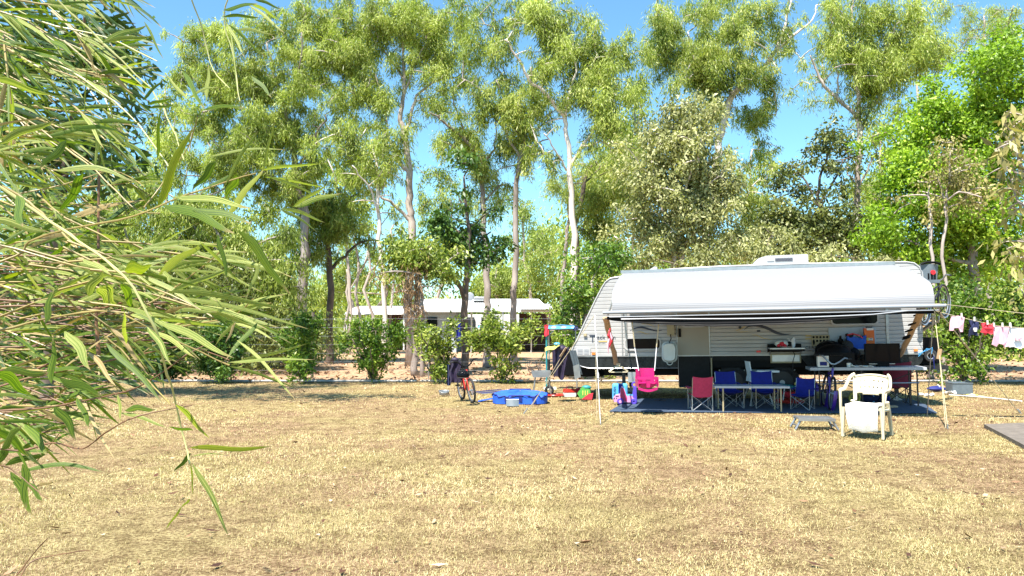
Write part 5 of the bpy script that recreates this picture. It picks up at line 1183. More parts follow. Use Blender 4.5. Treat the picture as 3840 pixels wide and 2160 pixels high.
t = grd('purple_scooter_helmet', 'small dark purple bundle under the camp table', 'bundle', 3300, 1465); MB().ball((0,0,.10), (.22,.12,.10), 12, 8, bottom=.8).build('body', 'purple_cloth', t, smooth=True); MB().tube([(-.1,-.1,.15), (0,-.13,.2), (.1,-.1,.15)], .01, 5).build('handle', 'navy_cloth', t); t.name = 'bundle'
t = grd('pair_of_thongs', 'dark flat sandal lying on the mat below the swing', 'sandal', 2475, 1506); MB().box((0,0,.012), (.26,.10,.02), taper=.9).build('sole', 'house_brown', t); MB().tube([(-.02,-.04,.02), (.05,0,.05), (-.02,.04,.02)], .006, 5).build('strap', 'black_rubber', t); t.name = 'sandal'
t = grd('brown_shoe', 'tan shoe lying on the mat by the plastic armchair leg', 'shoe', 3347, 1532, R(20)); MB().ball((0,0,.03), (.13,.05,.035), 12, 7, bottom=.8).build('upper', 'canvas_tan', t, smooth=True); MB().box((0,0,.008), (.25,.085,.015)).build('sole', 'house_brown', t)
# plastic armchair with towel -----------------------------------------
t = thing('plastic_armchair', 'cream plastic garden armchair in full sun with towel over its seat', 'armchair', G(3252,1634), R(-38))
m_ = 'cream_plastic'
def bkp(u, v):       # backrest surface
    x = (-.20-.04*v)+(.40+.08*v)*u; return Vector((x, .17+.13*v+.05*(1-(2*u-1)**2), .46+.36*v-.035*(2*u-1)**2*v+.0))
back = MB(); nu, nv = 24, 16
def solid(i, j):
    u, v = (i+.5)/nu, (j+.5)/nv
    if v < .26+.10*(2*u-1)**2 and .10 < u < .90: return False
    for vv in (.52, .80):
        if abs(v-vv) < 1.0/nv*.55 and i in (4, 7, 10, 13, 16, 19): return False
    return True
vs = [bkp(i/nu, j/nv) for i in range(nu+1) for j in range(nv+1)]; idn = lambda i, j: i*(nv+1)+j
back.add(vs, [(idn(i,j), idn(i+1,j), idn(i+1,j+1), idn(i,j+1)) for i in range(nu) for j in range(nv) if solid(i, j)])
o = back.build('backrest', m_, t, smooth=2); sd = o.modifiers.new('thickness', 'SOLIDIFY'); sd.thickness = .014
MB().grid(lambda u, v: Vector((-.23+.46*u, -.22+.42*v, .415-.02*math.sin(u*math.pi)*math.sin(v*math.pi)-.02*v-.03*max(0,.15-v)*4)), 10, 8, (0,0,-.015)).build('seat', m_, t, smooth=True)
for s_ in (-1, 1):
    P = [(s_*.25,-.24,.0), (s_*.27,-.25,.30), (s_*.275,-.25,.58), (s_*.285,-.22,.625), (s_*.29,-.12,.63), (s_*.29,.02,.635), (s_*.285,.12,.69), (s_*.26,.22,.79), (s_*.22,.29,.825)]
    MB().tube(jitter_line([Vector(p) for p in P], 4, 0), [.026]*36, 8, flat=.65).build('armrest', m_, t, smooth=True) if False else MB().tube(jitter_line([Vector(p) for p in P], 3, 0), .026, 8, flat=.7).build('armrest', m_, t, smooth=True)
    MB().tube([(s_*.24,-.23,.40), (s_*.25,-.245,.2), (s_*.26,-.25,.0)], [.034,.030,.024], 8, flat=.8).build('front_leg', m_, t, smooth=True)
    MB().tube([(s_*.22,.18,.46), (s_*.23,.24,.34), (s_*.25,.30,.0)], [.034,.030,.022], 8, flat=.8).build('rear_leg', m_, t, smooth=True)
    MB().tube([(s_*.20,.17,.44), (s_*.215,.22,.62), (s_*.235,.29,.80)], .020, 8, flat=.6).build('back_upright', m_, t, smooth=True)
MB().tube([(-.235,-.22,.38), (.235,-.22,.38)], .022, 8, flat=.6).build('front_rail', m_, t, smooth=True)
MB().tube([(.24,-.18,.37), (.235,.22,.35)], .020, 8).build('side_rail', m_, t, smooth=True)
MB().tube(jitter_line([bkp(u/8, 1) for u in range(9)], 2, 0), .017, 8).build('top_rail', m_, t, smooth=True)
def tw(u, v):
    x = -.21+.42*u
    if v < .45: y = .16-.40*v/.45; z = .432+.014*math.sin(u*9)*math.sin(v*20)
    else:
        k_ = (v-.45)/.55; y = -.265-.03*math.sin(k_*3)-.018*math.sin(u*12+k_*2); z = .43-.34*k_+.015*math.cos(u*6)
        x *= 1-.12*k_; x += .02*k_
    return Vector((x, y, z))
tw_ = MB().grid(tw, 26, 26, (0,-.006,.010)).build('towel', 'towel', None, smooth=True)
tw_.matrix_world = PM[t.name].copy(); tag(tw_, 'white fluffy towel draped over the seat of the cream armchair', 'towel')
# folding step
t = thing('folding_step', 'low grey metal folding step on the grass beside the armchair', 'step', G(3053,1606), R(-8))
for i in range(3): MB().box((0, -.12+.12*i, .155), (.50, .10, .022)).build('slat', 'steel', t)
for y in (-.18, .18): MB().box((0, y, .145), (.52,.02,.04)).build('side_rail', 'light_metal', t)
for sx in (-1, 1):
    for sy in (-1, 1): MB().tube([(sx*.22, sy*.15, .14), (sx*.30, sy*.17, .0)], .018, 6).build('leg', 'light_metal', t)
    MB().tube([(sx*.27, -.16, .05), (sx*.27, .16, .05)], .012, 6).build('crossbar', 'light_metal', t)
# tent poles and guy ropes ------------------------------------------------
def line_thing(name, label, cat, pts, r, m, part, extra=None, group=None):
    t = thing(name, label, cat, (pts[-1].x, pts[-1].y, 0), group=group)
    MB().tube(pts, r, 7).build(part, m, t, world=True, smooth=True)
    if extra: extra(t)
    return t
A_ = W(2230,1182,12.9); B_ = G(2252,1588)
def ex(t):
    MB().tube([B_, B_-Vector((0,0,.06))], .012, 6).build('foot', 'steel', t, world=True)
    MB().tube([A_.lerp(B_,.55), A_.lerp(B_,.60)], .018, 7).build('collar', 'light_metal', t, world=True)
line_thing('tent_pole', 'thin silver pole propping the awning near the caravan nose', 'pole', [A_, A_.lerp(B_,.5), B_], .0065, 'light_metal', 'shaft', ex, 'poles propping the awning')
C0 = W(2233,1195,12.85); D0 = G(2238,1574)
def ex(t):
    MB().tube([W(2233,1390,12.75), D0+Vector((.05,.0,0))], .004, 5).build('rope', 'rope', t, world=True)
    MB().box(W(2240,1398,12.72), (.035,.02,.10), rot=Matrix.Rotation(-.35, 3, 'Y')).build('cleat', 'rope', t, world=True)
line_thing('guy_rope', 'straight pale rope dropping beside the thin silver pole', 'rope', [C0, D0], .004, 'rope', 'rope', ex, 'guy ropes of the awning')
E0 = G(1972,1548)
def ex(t):
    c = W(2112,1326,13.1); d = (A_-E0).normalized()
    MB().tube([c, E0+Vector((.03,0,0))+d*.05], .005, 5).build('rope', 'rope', t, world=True)
    MB().tube([c-d*.09+Vector((0,0,.02)), c+d*.09+Vector((0,0,.03))], .028, 7, flat=.5).build('cleat', 'canvas_tan', t, world=True)
    MB().tube([E0+Vector((-.06,0,-.05)), E0+Vector((.03,0,.08))], .012, 6).build('peg', 'steel', t, world=True)
line_thing('guy_rope', 'slanting doubled rope pegged out in front of the blue bag', 'rope', [A_, E0], .0055, 'rope', 'rope', ex, 'guy ropes of the awning')
T_ = W(3501,1142,12.4)
line_thing('tent_pole', 'silver pole standing upright near the caravan rear corner', 'pole', [T_, T_.lerp(G(3477,1560),.5), G(3477,1560)], .008, 'light_metal', 'shaft', lambda t: MB().tube([T_.lerp(G(3477,1560),.1), T_.lerp(G(3477,1560),.16)], .019, 7).build('collar', 'light_metal', t, world=True), 'poles propping the awning')
H_ = G(3554,1606)
def ex(t):
    MB().tube([T_.lerp(H_,.42), H_+Vector((-.03,0,0))], .005, 6).build('rope', 'rope', t, world=True)
    MB().box(T_.lerp(H_,.42), (.05,.03,.16), rot=Matrix.Rotation(.2, 3, 'Y')).build('cleat', 'wood', t, world=True)
    MB().tube([H_-Vector((0,0,.05)), H_+Vector((0,0,.06))], .012, 6).build('peg', 'steel', t, world=True)
line_thing('guy_rope', 'pale rope slanting forward from the top of the rear silver pole', 'rope', [T_, H_], .0065, 'rope', 'rope', ex, 'guy ropes of the awning')
J_ = G(3822,1548)
def ex(t):
    c = T_.lerp(J_, .37); d = (J_-T_).normalized()
    MB().tube([c, T_.lerp(J_, 1.0)+Vector((-.02,0,.03))], .006, 6).build('rope', 'rope', t, world=True)
    MB().tube([c-d*.1, c+d*.1], .022, 6, flat=.5).build('cleat', 'rope', t, world=True)
    MB().tube([J_+Vector((-.03,0,.06)), J_+Vector((.08,.0,-.10))], .018, 6).build('peg', 'steel', t, world=True)
line_thing('guy_rope', 'long slanting rope crossing in front of the washing to a peg', 'rope', [T_, J_], .007, 'rope', 'rope', ex, 'guy ropes of the awning')
k0 = W(3395,1105,14.3)
t = thing('clothesline', 'thin double clothesline running off from the caravan rear', 'clothesline', (T_.x, T_.y, 0))
MB().tube([W(3440,1130,14.2), W(3600,1148,13.4), W(3900,1182,12.6)], .005, 5).build('line', 'rope', t, world=True)
MB().tube([W(3505,1165,12.5), W(3600,1190,12.5), W(3740,1222,12.5), W(3960,1240,12.5)], .005, 5).build('line', 'rope', t, world=True)
k = 12.5/F
def peg(t, x, y, m='paper'): MB().box(((x)*k, -.02, y*k), (.014,.03,.07)).build('clothes_peg', m, t)
def garment(label, cat, cx, cy, outline, m, pegs, extra=None, name='garment'):
    t = thing(name, label, cat, W(cx, cy, 12.5), 0, 'washing on the clothesline')
    # outline in px offsets; a slightly rippled cloth slab
    mb = MB(); P = [Vector((x*k, .02*math.sin(x*.18+y*.05), -y*k)) for x, y in outline]
    mb.prism(P, (0,0,0), (0,.022,0)); mb.build('cloth', m, t)
    for x, y in pegs: peg(t, x, y)
    if extra: extra(t)
    return t
garment('pale pink shorts pegged nearest the tent pole', 'shorts', 3588, 1188, [(-18,-2),(8,-4),(27,2),(24,20),(23,56),(10,57),(6,42),(-10,42),(-14,52),(-29,52),(-24,20)], 'pink_pale', [(15,6)])
def ex(t): MB().box((2*k,-.02,-32*k), (12*k,.02,10*k)).build('print', 'paper', t); MB().box((2*k,-.018,-40*k), (9*k,.02,3*k)).build('print', 'paper', t)
garment('small navy top with white print between pink shorts and red top', 'shirt', 3651, 1202, [(-17,0),(-6,-2),(4,4),(12,0),(18,4),(16,30),(10,40),(13,58),(-4,52),(-20,60),(-18,36),(-10,24)], 'navy_cloth', [(0,6)], ex, 'shirt')
garment('ruffled red top bunched on the line', 'top', 3702, 1214, [(-20,-2),(-8,-4),(6,2),(20,0),(27,6),(20,18),(22,36),(12,40),(4,34),(-6,44),(-14,34),(-25,32),(-18,16)], 'red_cloth', [(-2,5)], None, 'top')
garment('pink sleeveless top hanging next to the white one', 'top', 3752, 1222, [(-30,-2),(0,0),(34,2),(28,30),(27,56),(30,76),(14,80),(6,70),(-6,66),(-14,78),(-34,70),(-26,40)], 'pink_pale', [(-28,4),(4,4),(33,5)], None, 'top')
def ex(t): MB().box((-6*k,-.03,-40*k), (26*k,.02,14*k), rot=Matrix.Rotation(.5, 3, 'Y')).build('print', 'pink_pale', t); MB().box((-6*k,-.034,-40*k), (24*k,.02,12*k), rot=Matrix.Rotation(-.5, 3, 'Y')).build('print', 'pink_pale', t)
garment('white top with faint pink print at the picture edge', 'shirt', 3818, 1226, [(-32,-2),(0,2),(50,4),(48,40),(52,80),(20,76),(4,82),(-16,74),(-36,76),(-38,50),(-30,20)], 'white_cloth', [(-31,5),(40,2)], ex, 'shirt')
# storage tub and clutter by the rear
t = thing('storage_tub', 'empty dark grey plastic tub on the grass before the tall leafy shrub', 'tub', G(3597,1476), R(-6)); kx = .42
for (c, d) in (((0,-.17,.12),(kx,.012,.24)),((0,.17,.12),(kx,.012,.24)),((-kx/2,0,.12),(.012,.34,.24)),((kx/2,0,.12),(.012,.34,.24)),((0,0,.012),(kx,.34,.014))): MB().box(c, d).build('side_panel' if d[2] > .1 else 'bottom', 'grey_plastic', t)
MB().tube([(-kx/2,-.18,.245), (kx/2,-.18,.245), (kx/2,.18,.245), (-kx/2,.18,.245), (-kx/2,-.18,.245)], .012, 5).build('rim', 'grey_plastic', t)
t = grd('sleeping_bag', 'rolled dark blue bundle beside the grey tub', 'bundle', 3512, 1468); MB().ball((0,0,.06), (.22,.12,.07), 14, 8, bottom=.8).build('roll', 'blue_dark', t, smooth=True); MB().ring((.04,0,.06), (1,0,0), .09, .012, 12, 4).build('strap', 'paper', t)
t = grd('crumpled_paper', 'crumpled white paper between blue bundle and grey tub', 'paper', 3560, 1478); MB().grid(lambda u, v: Vector((-.12+.24*u, -.08+.16*v, .03+.04*math.sin(u*5+v*7)*(1-v)+.03*u)), 6, 5, (0,0,-.006)).build('sheet', 'white_cloth', t)
t = grd('sun_hat', 'flattened white sun hat lying on the grass', 'hat', 3645, 1486); MB().grid(lambda u, v: Vector((.26*v*math.cos(u*6.283), .16*v*math.sin(u*6.283), .012+.05*max(0,1-v*1.8))), 18, 5, (0,0,-.006)).build('brim', 'cream_plastic', t, smooth=True); MB().ring((0,0,.03), (0,0,1), .11, .008, 16, 4).build('band', 'yellow_cloth', t)
t = thing('white_stick', 'long thin white stick lying on the grass in line with the hat', 'stick', G(3750,1496)); MB().tube([G(3560,1484)+Vector((0,0,.02)), G(3700,1494)+Vector((0,0,.02))], .012, 6).build('section', 'paper', t, world=True); MB().tube([G(3700,1494)+Vector((0,0,.02)), G(3832,1508)+Vector((0,0,.02))], .014, 6).build('section', 'paper', t, world=True)
for i, (x, y, lb) in enumerate(((3455,1484,'white bottle on its side nearest the caravan jack'),(3478,1486,'white bottle lying next to the one by the caravan jack'),(3497,1484,'white bottle lying furthest from the caravan jack'))):
    t = grd('plastic_bottle', lb, 'bottle', x, y, R(20*i), 'white bottles lying behind the silver pole'); MB().tube([(-.07,0,.03), (.03,0,.03), (.05,0,.03)], [.03,.03,.012], 10).build('body', 'white_cloth', t, smooth=True); MB().tube([(.05,0,.03), (.07,0,.03)], .013, 8).build('cap', 'blue_dark', t)
t = placed('blue_strap', 'bright blue ratchet strap tied to the rear bumper box', 'strap', 3478, 1315, .02); 
for i in range(3): MB().tube([(-.16,0,-.05-.03*i), (-.02,-.03,.02*i), (.08,-.02,.06-.02*i), (.06,-.02,-.06)], .014, 5, flat=.4).build('webbing', 'sky_blue', t, smooth=True)
MB().tube([(.1,0,-.1), (.1,0,-.2), (.11,.02,-.34)], .009, 5).build('webbing', 'blue_dark', t); t.name = 'ratchet_strap'
t = placed('spare_wheel', 'spare wheel low on the rear bumper', 'wheel', 3478, 1338, -.2); MB().ring((.05,0,.02), (0,1,0), .09, .035, 18, 6).build('tyre', 'black_rubber', t, smooth=True); MB().ring((.05,-.02,.02), (0,1,0), .06, .012, 18, 5).build('rim', 'light_metal', t, smooth=True)
# things in front of the caravan nose ---------------------------------------
t = thing('laundry_rack', 'tall metal stand with a blue towel along its top bar', 'rack', G(2072,1462)); yb = t.location.y; k2 = yb/F
zt = lambda py: W(2000, py, yb).z
xo = lambda pxx: (pxx-2072)*k2
MB().tube([(xo(2050),0,.0), (xo(2050),0,zt(1232))], .022, 7).build('post', 'teal', t); MB().tube([(xo(2063),.25,.0), (xo(2060),.25,zt(1232))], .016, 7).build('post', 'steel', t)
MB().tube([(xo(2045),0,zt(1234)), (xo(2180),0,zt(1236))], .018, 7).build('top_bar', 'steel', t); MB().tube([(xo(2045),.25,zt(1234)), (xo(2170),.25,zt(1236))], .014, 7).build('top_bar', 'steel', t)
MB().tube([(xo(2160),.1,zt(1236)), (xo(2165),.1,0)], .016, 7).build('post', 'steel', t)
MB().tube([(xo(2052),0,zt(1262)), (xo(2078),0,zt(1240))], .012, 6).build('brace', 'steel', t)
for y in (0, .25): MB().box((xo(2063), y, .03), (.3,.05,.04)).build('foot', 'paper', t)
def drape(name, label, cat, px0, px1, ytop, ybot, m, off=-.03, part='cloth', wav=9, z2=0):
    c = W((px0+px1)/2, ytop, yb); t = thing(name, label, cat, c); hw = (px1-px0)/2*k2; hh = (ybot-ytop)*k2
    MB().grid(lambda u, v: Vector((-hw+2*hw*u+.01*math.sin(v*6), off-.04*math.sin(v*1.57)+.015*math.sin(u*wav), .02-hh*v*(1+.08*math.sin(u*5+z2)))), 14, 7, (0,.02,0)).build(part, m, t, smooth=True)
    MB().grid(lambda u, v: Vector((-hw+2*hw*u, off+.30*v, .035-.01*math.sin(u*9)-.10*max(0,v-.85))), 10, 5, (0,0,.012)).build('fold', m, t, smooth=True)
    return t
drape('blue_towel', 'light blue towel laid along the top bar of the metal stand', 'towel', 2056, 2152, 1226, 1236, 'sky_blue', wav=16)
drape('red_towel', 'red cloth hanging at the end of the metal stand', 'cloth', 2041, 2058, 1226, 1262, 'red_cloth')
drape('dark_cloth', 'dark blue cloth hanging beside the light blue towel', 'cloth', 2150, 2166, 1228, 1242, 'navy_cloth')
t = thing('raincoat', 'dark purple raincoat hanging in long folds before the caravan nose', 'raincoat', W(2100,1310,15.6)); k3 = 15.6/F
MB().grid(lambda u, v: Vector(((-28+62*u-10*v+(8*v*(1-u)))*k3*(1-.35*max(0,v-.3)), .05*math.sin(u*11+v*2)-.1*math.sin(u*3.14), (6-112*v+8*math.sin(u*7))*k3)), 22, 12, (0,.03,0)).build('body', 'purple_cloth', t, smooth=True)
MB().grid(lambda u, v: Vector(((-20+22*u+4*v)*k3, -.09+.02*math.sin(u*8), (0-60*v)*k3)), 6, 6, (0,.02,0)).build('sleeve', 'purple_cloth', t, smooth=True); MB().ball((6*k3,-.05,2*k3), (22*k3,.1,14*k3), 12, 7).build('hood', 'purple_cloth', t, smooth=True)
t = thing('grey_tarpaulin', 'slate grey cover hanging over the caravan drawbar', 'cover', W(2150,1320,15.5))
MB().grid(lambda u, v: Vector(((-16+26*u+24*v)*k3, .04*math.sin(u*9), (6-90*v)*k3)), 10, 10, (0,.02,0)).build('cover_sheet', 'grey_plastic', t, smooth=True); MB().grid(lambda u, v: Vector(((-2+22*u+6*v)*k3, -.06, (-52-48*v+8*u)*k3)), 5, 5, (0,.02,0)).build('flap', 'steel', t, smooth=True)
t = thing('yellow_towel', 'yellow cloth with blue corner thrown over the purple raincoat', 'cloth', W(2068,1308,15.45))
MB().grid(lambda u, v: Vector(((-24+52*u)*k3, .04*math.sin(u*9)-.1*v, (2+18*u-12*v+3*math.sin(u*8))*k3)), 12, 4, (0,.02,0)).build('cloth', 'yellow_cloth', t, smooth=True); MB().ball((20*k3,0,18*k3), (12*k3,.06,6*k3), 9, 6).build('corner', 'sky_blue', t, smooth=True)
t = thing('steel_trough', 'grey steel trough on legs filled with dry branches', 'trough', W(2028,1480,16.9)*1); t.location.z = 0; PM[t.name] = Matrix.Translation(t.location); yb2 = t.location.y; k4 = yb2/F; z0 = W(2028,1413,yb2).z; z1 = W(2028,1390,yb2).z
MB().prism([Vector(v) for v in ((-36*k4,-.2,z1),(-30*k4,-.2,z0),(34*k4,-.2,z0),(36*k4,-.2,z1))], (0,0,0), (0,.4,0)).build('basin', 'steel', t)
for sx in (-.12, .16):
    for sy in (-.15, .15): MB().tube([(sx, sy, z0), (sx*1.4, sy, 0)], .012, 6).build('leg', 'steel', t)
t = thing('dry_branches', 'tangle of dead grey branches sticking out of the steel trough', 'branches', (W(2028,1480,16.9).x, yb2, z1))
for i in range(9):
    a = rnd.uniform(-.25, .1); P = [Vector((a,rnd.uniform(-.1,.1),-.05))]
    for j in range(3): P.append(P[-1]+Vector((rnd.uniform(-.14,.10), rnd.uniform(-.06,.06), rnd.uniform(.02,.13))))
    MB().tube(P, [.014,.010,.007,.004], 5).build('branch', 'bark_dark', t)
# on the grass: blue bag, pouch, toys -------------------------------------------
c = G(1950,1508); t = thing('duffel_bag', 'large bright blue flat canvas bag lying on the grass', 'bag', c, R(-2)); hw = 102/F*c.y
def bag(u, v):
    th = u*2*math.pi; r_ = 1-.0*v; e = 4
    cx = math.copysign(abs(math.cos(th))**.55, math.cos(th)); sy_ = math.copysign(abs(math.sin(th))**.7, math.sin(th))
    q_ = v
    if q_ < .5: rr = 1.0; z = .145*(q_/.5)
    else: rr = 1-((q_-.5)/.5)**1.3*.98; z = .145+.06*math.sin((q_-.5)*3.14)+.022*math.sin(cx*9+sy_*4)+.02*math.sin(cx*21+sy_*6)+.012*math.sin(cx*37-sy_*9)
    rr *= 1+.008*math.sin(th*7+v*6)
    return Vector((cx*hw*rr, sy_*.42*rr, z))
MB().grid(bag, 72, 20).build('body', 'blue_bag', t, smooth=2)
MB().tube([Vector((bag(i/40,.5))*1.01)+Vector((0,0,0)) for i in range(41)], .010, 5).build('zip_seam', 'blue_dark', t, smooth=True)
for y, z in ((-.40,.15), (.05,.24)): MB().tube([(-.22,y,z-.02), (-.20,y-.02,z+.015), (.20,y-.02,z+.015), (.22,y,z-.02)], .014, 6).build('handle', 'blue_dark', t, smooth=True)
for x in (-.26, .02, .28): MB().box((x,-.435,.10), (.06,.012,.09)).build('strap', 'blue_dark', t)
MB().grid(lambda u, v: Vector((-hw*1.0-.3*u, .1+.2*v-.05*u, .06-.05*u)), 5, 2, (0,0,-.01)).build('loose_end', 'blue_bag', t, smooth=True)
c = G(1922,1522); t = thing('pouch', 'small silver-grey pouch leaning on the blue bag', 'pouch', c, R(-3)); MB().grid(lambda u, v: Vector((-.12+.24*u, -.04+.05*v-.03*math.sin(u*3.14), .12*v)), 8, 4, (0,.05,0)).build('body', 'grey_plastic', t, smooth=True); MB().tube([(-.12,-.0,.12), (.12,0,.12)], .008, 5).build('zip_seam', 'paper', t)
t = thing('tent_rods', 'thin pale rods lying on the grass beside the blue bag', 'rods', G(1810,1474))
for i in range(4): MB().tube([G(1770+12*i,1474+2*i)+Vector((0,0,.02)), G(1880+3*i,1466+4*i)+Vector((0,0,.04))], .010, 5).build('rod', 'light_metal' if i % 2 else 'blue_dark', t, world=True)
t = grd('upturned_helmet', 'grey child helmet lying upside down on the grass near the red bicycle', 'helmet', 1665, 1484, R(20))
MB().grid(lambda u, v: Vector((.12*math.cos(u*6.283)*(1-.15*(1-v)), .10*math.sin(u*6.283)*(1-.15*(1-v)), .02+.10*v*(1-.45*max(0, -math.sin(u*6.283))))), 22, 4).build('shell', 'steel', t, smooth=2).modifiers.new('thickness', 'SOLIDIFY').thickness = .014
MB().ball((0,0,.03), (.10,.085,.02), 12, 6).build('lining', 'black_rubber', t, smooth=True); MB().tube([(.05,-.1,.10), (.07,-.12,.06), (.1,-.1,.02)], .006, 5).build('strap', 'black_rubber', t)
t = grd('red_hoop', 'flat red plastic tray lying beside the blue bag', 'tray', 2080, 1486); MB().ring((0,0,.03), (0,0,1), .19, .02, 20, 6).build('rim', 'red_paint', t, smooth=True); MB().tube([(-.18,0,.02), (.18,0,.02)], .19, 4, flat=.05).build('bottom', 'red_paint', t) if False else MB().box((0,0,.012), (.3,.22,.012)).build('bottom', 'red_paint', t); t.name = 'tray'
t = grd('cool_box', 'small red cooler with white base and lifted handle', 'cooler', 2136, 1487, R(12)); MB().box((0,0,.05), (.24,.18,.10)).build('body', 'tub_white', t); MB().box((0,0,.13), (.25,.19,.07), taper=.93).build('lid', 'red_paint', t); MB().tube([(-.07,0,.16), (-.07,0,.21), (.07,0,.21), (.07,0,.16)], .011, 6).build('handle', 'maroon', t); MB().ball((.2,.03,.09), (.10,.09,.09), 10, 7, bottom=.9).build('side_pouch', 'red_cloth', t, smooth=True)
t = grd('shopping_bag', 'green and red shopping bag tipped over on the grass', 'bag', 2196, 1496, R(-10))
MB().prism([Vector(v) for v in ((-.17,-.08,.12),(-.10,-.08,.01),(.13,-.08,.04),(.10,-.08,.20),(-.06,-.08,.26))], (0,0,0), (0,.16,0)).build('body', 'green_cloth', t); MB().prism([Vector(v) for v in ((-.08,-.10,.0),(.14,-.10,.0),(.16,-.10,.12),(.08,-.10,.12))], (0,0,0), (0,.16,0)).build('bottom', 'red_cloth', t)
for i in range(3): MB().box((-.05+.05*i,-.083,.13), (.018,.006,.10)).build('stripe', 'yellow_cloth', t)
MB().ball((.02,-.02,.24), (.10,.07,.05), 10, 6).build('contents', 'teal', t, smooth=True)
# ------------------------------------------------------------------ bamboo close to the camera
def bamboo_leaf_mat(name, green, cream, edge=.30, trans=.45):
    m = bpy.data.materials.new(name); m.use_nodes = True; n = m.node_tree.nodes; l = m.node_tree.links; b = n['Principled BSDF']
    tc = n.new('ShaderNodeTexCoord'); mp = n.new('ShaderNodeMapping'); mp.inputs['Scale'].default_value = (14, .35, 1); l.new(tc.outputs['UV'], mp.inputs[0])
    oi = n.new('ShaderNodeObjectInfo'); nz = n.new('ShaderNodeTexNoise'); nz.noise_dimensions = '4D'; nz.inputs['Scale'].default_value = 1.0; nz.inputs['Detail'].default_value = 5
    ml = n.new('ShaderNodeMath'); ml.operation = 'MULTIPLY'; ml.inputs[1].default_value = 40; l.new(oi.outputs['Random'], ml.inputs[0]); l.new(ml.outputs[0], nz.inputs['W'])
    l.new(mp.outputs[0], nz.inputs['Vector'])
    cr = n.new('ShaderNodeValToRGB'); e = cr.color_ramp.elements; e[0].position = .44; e[0].color = (*green, 1); e[1].position = .60; e[1].color = (*cream, 1)
    l.new(nz.outputs['Fac'], cr.inputs[0])
    sx = n.new('ShaderNodeSeparateXYZ'); l.new(tc.outputs['UV'], sx.inputs[0])
    ad = n.new('ShaderNodeMath'); ad.operation = 'MULTIPLY_ADD'; ad.inputs[1].default_value = .35; l.new(nz.outputs['Fac'], ad.inputs[0]); l.new(sx.outputs['Y'], ad.inputs[2])
    tr = n.new('ShaderNodeMapRange'); tr.inputs[1].default_value = 1.02; tr.inputs[2].default_value = 1.12; l.new(ad.outputs[0], tr.inputs[0])
    mt_ = n.new('ShaderNodeMix'); mt_.data_type = 'RGBA'; mt_.inputs[7].default_value = (.38, .27, .12, 1); l.new(tr.outputs[0], mt_.inputs[0]); l.new(cr.outputs[0], mt_.inputs[6])
    l.new(mt_.outputs[2], b.inputs['Base Color'])
    b.inputs['Roughness'].default_value = .5; b.inputs['Specular IOR Level'].default_value = .5
    t = n.new('ShaderNodeBsdfTranslucent'); mx = n.new('ShaderNodeMixShader'); mx.inputs[0].default_value = trans
    g = n.new('ShaderNodeMix'); g.data_type = 'RGBA'; g.blend_type = 'MULTIPLY'; g.inputs[0].default_value = 1; g.inputs[7].default_value = (1.1, 1.3, .3, 1)
    l.new(cr.outputs[0], g.inputs[6]); l.new(g.outputs[2], t.inputs[0])
    bp = n.new('ShaderNodeBump'); bp.inputs['Strength'].default_value = .35; bp.inputs['Distance'].default_value = .002; l.new(nz.outputs['Fac'], bp.inputs['Height']); l.new(bp.outputs[0], b.inputs['Normal'])
    l.new(b.outputs[0], mx.inputs[1]); l.new(t.outputs[0], mx.inputs[2]); l.new(mx.outputs[0], n['Material Output'].inputs[0]); return m
M['bamboo_leaf'] = bamboo_leaf_mat('bamboo_leaf', (.10,.17,.010), (.60,.60,.20))
M['bamboo_leaf_green'] = bamboo_leaf_mat('bamboo_leaf_green', (.04,.095,.005), (.22,.30,.03))
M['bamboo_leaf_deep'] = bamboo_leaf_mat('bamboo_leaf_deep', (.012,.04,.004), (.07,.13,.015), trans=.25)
M['bamboo_leaf_yellow'] = bamboo_leaf_mat('bamboo_leaf_yellow', (.22,.28,.015), (.42,.42,.05), trans=.5)
M['bamboo_leaf_dry'] = bamboo_leaf_mat('bamboo_leaf_dry', (.28,.19,.07), (.48,.38,.18), trans=.25)
C_('bamboo_cane', (.26,.20,.06), rough=.45, var=.3, scale=14, stretch=(1,1,.3))
C_('bamboo_cane_pale', (.42,.42,.16), rough=.4, var=.15, scale=10)
C_('bamboo_cane_brown', (.16,.08,.035), rough=.6, var=.3, scale=18)
bc = thing('bamboo_plant', 'variegated bamboo leaning in close with long striped leaves and thin canes', 'bamboo', (-3.1, 1.9, 0))
PB = []
def leaf_geo(a, b, wpx, sag, roll, seg=8):
    """a, b: (px, py, depth) ends; wpx full width in px; sag: px the middle bows upward"""
    A = W(*a); B = W(*b); d = B-A; L = d.length; t = d.normalized()
    view = (A-Vector((0,0,CAMZ))).normalized(); s = t.cross(view).normalized()      # across the leaf, facing the camera
    s = (Matrix.Rotation(roll, 3, t) @ s); nrm = s.cross(t)
    hw = wpx/F*(a[2]+b[2])/4
    vs, uv = [], []
    for i in range(seg+1):
        f = i/seg; c = A+d*f+Vector((0,0,1))*(sag/F*a[2])*4*f*(1-f)+s*hw*1.3*math.sin(f*5+roll*3)*f*(1-f)*2
        w_ = hw*min(1, (f*5+.12))*(1-f**2.6)**.8
        tw_ = Matrix.Rotation(roll*.5*(f-.5), 3, t)
        for j, (o, fold) in enumerate(((-1,.22),(0,0),(1,.22))):
            vs.append(c+(tw_ @ s)*w_*o+nrm*w_*fold); uv.append((j/2, f))
    fs = []
    for i in range(seg):
        for j in range(2): k_ = i*3+j; fs.append((k_, k_+1, k_+4, k_+3))
    return vs, fs, uv
def put_leaf(a, b, wpx, sag=0, roll=None, m=None, store=None):
    if roll is None: roll = rnd.uniform(-.9, .9)
    vs, fs, uv = leaf_geo(a, b, wpx, sag, roll)
    size = math.hypot(b[0]-a[0], b[1]-a[1])*wpx
    PB.append((size, vs, fs, uv, m or 'bamboo_leaf'))
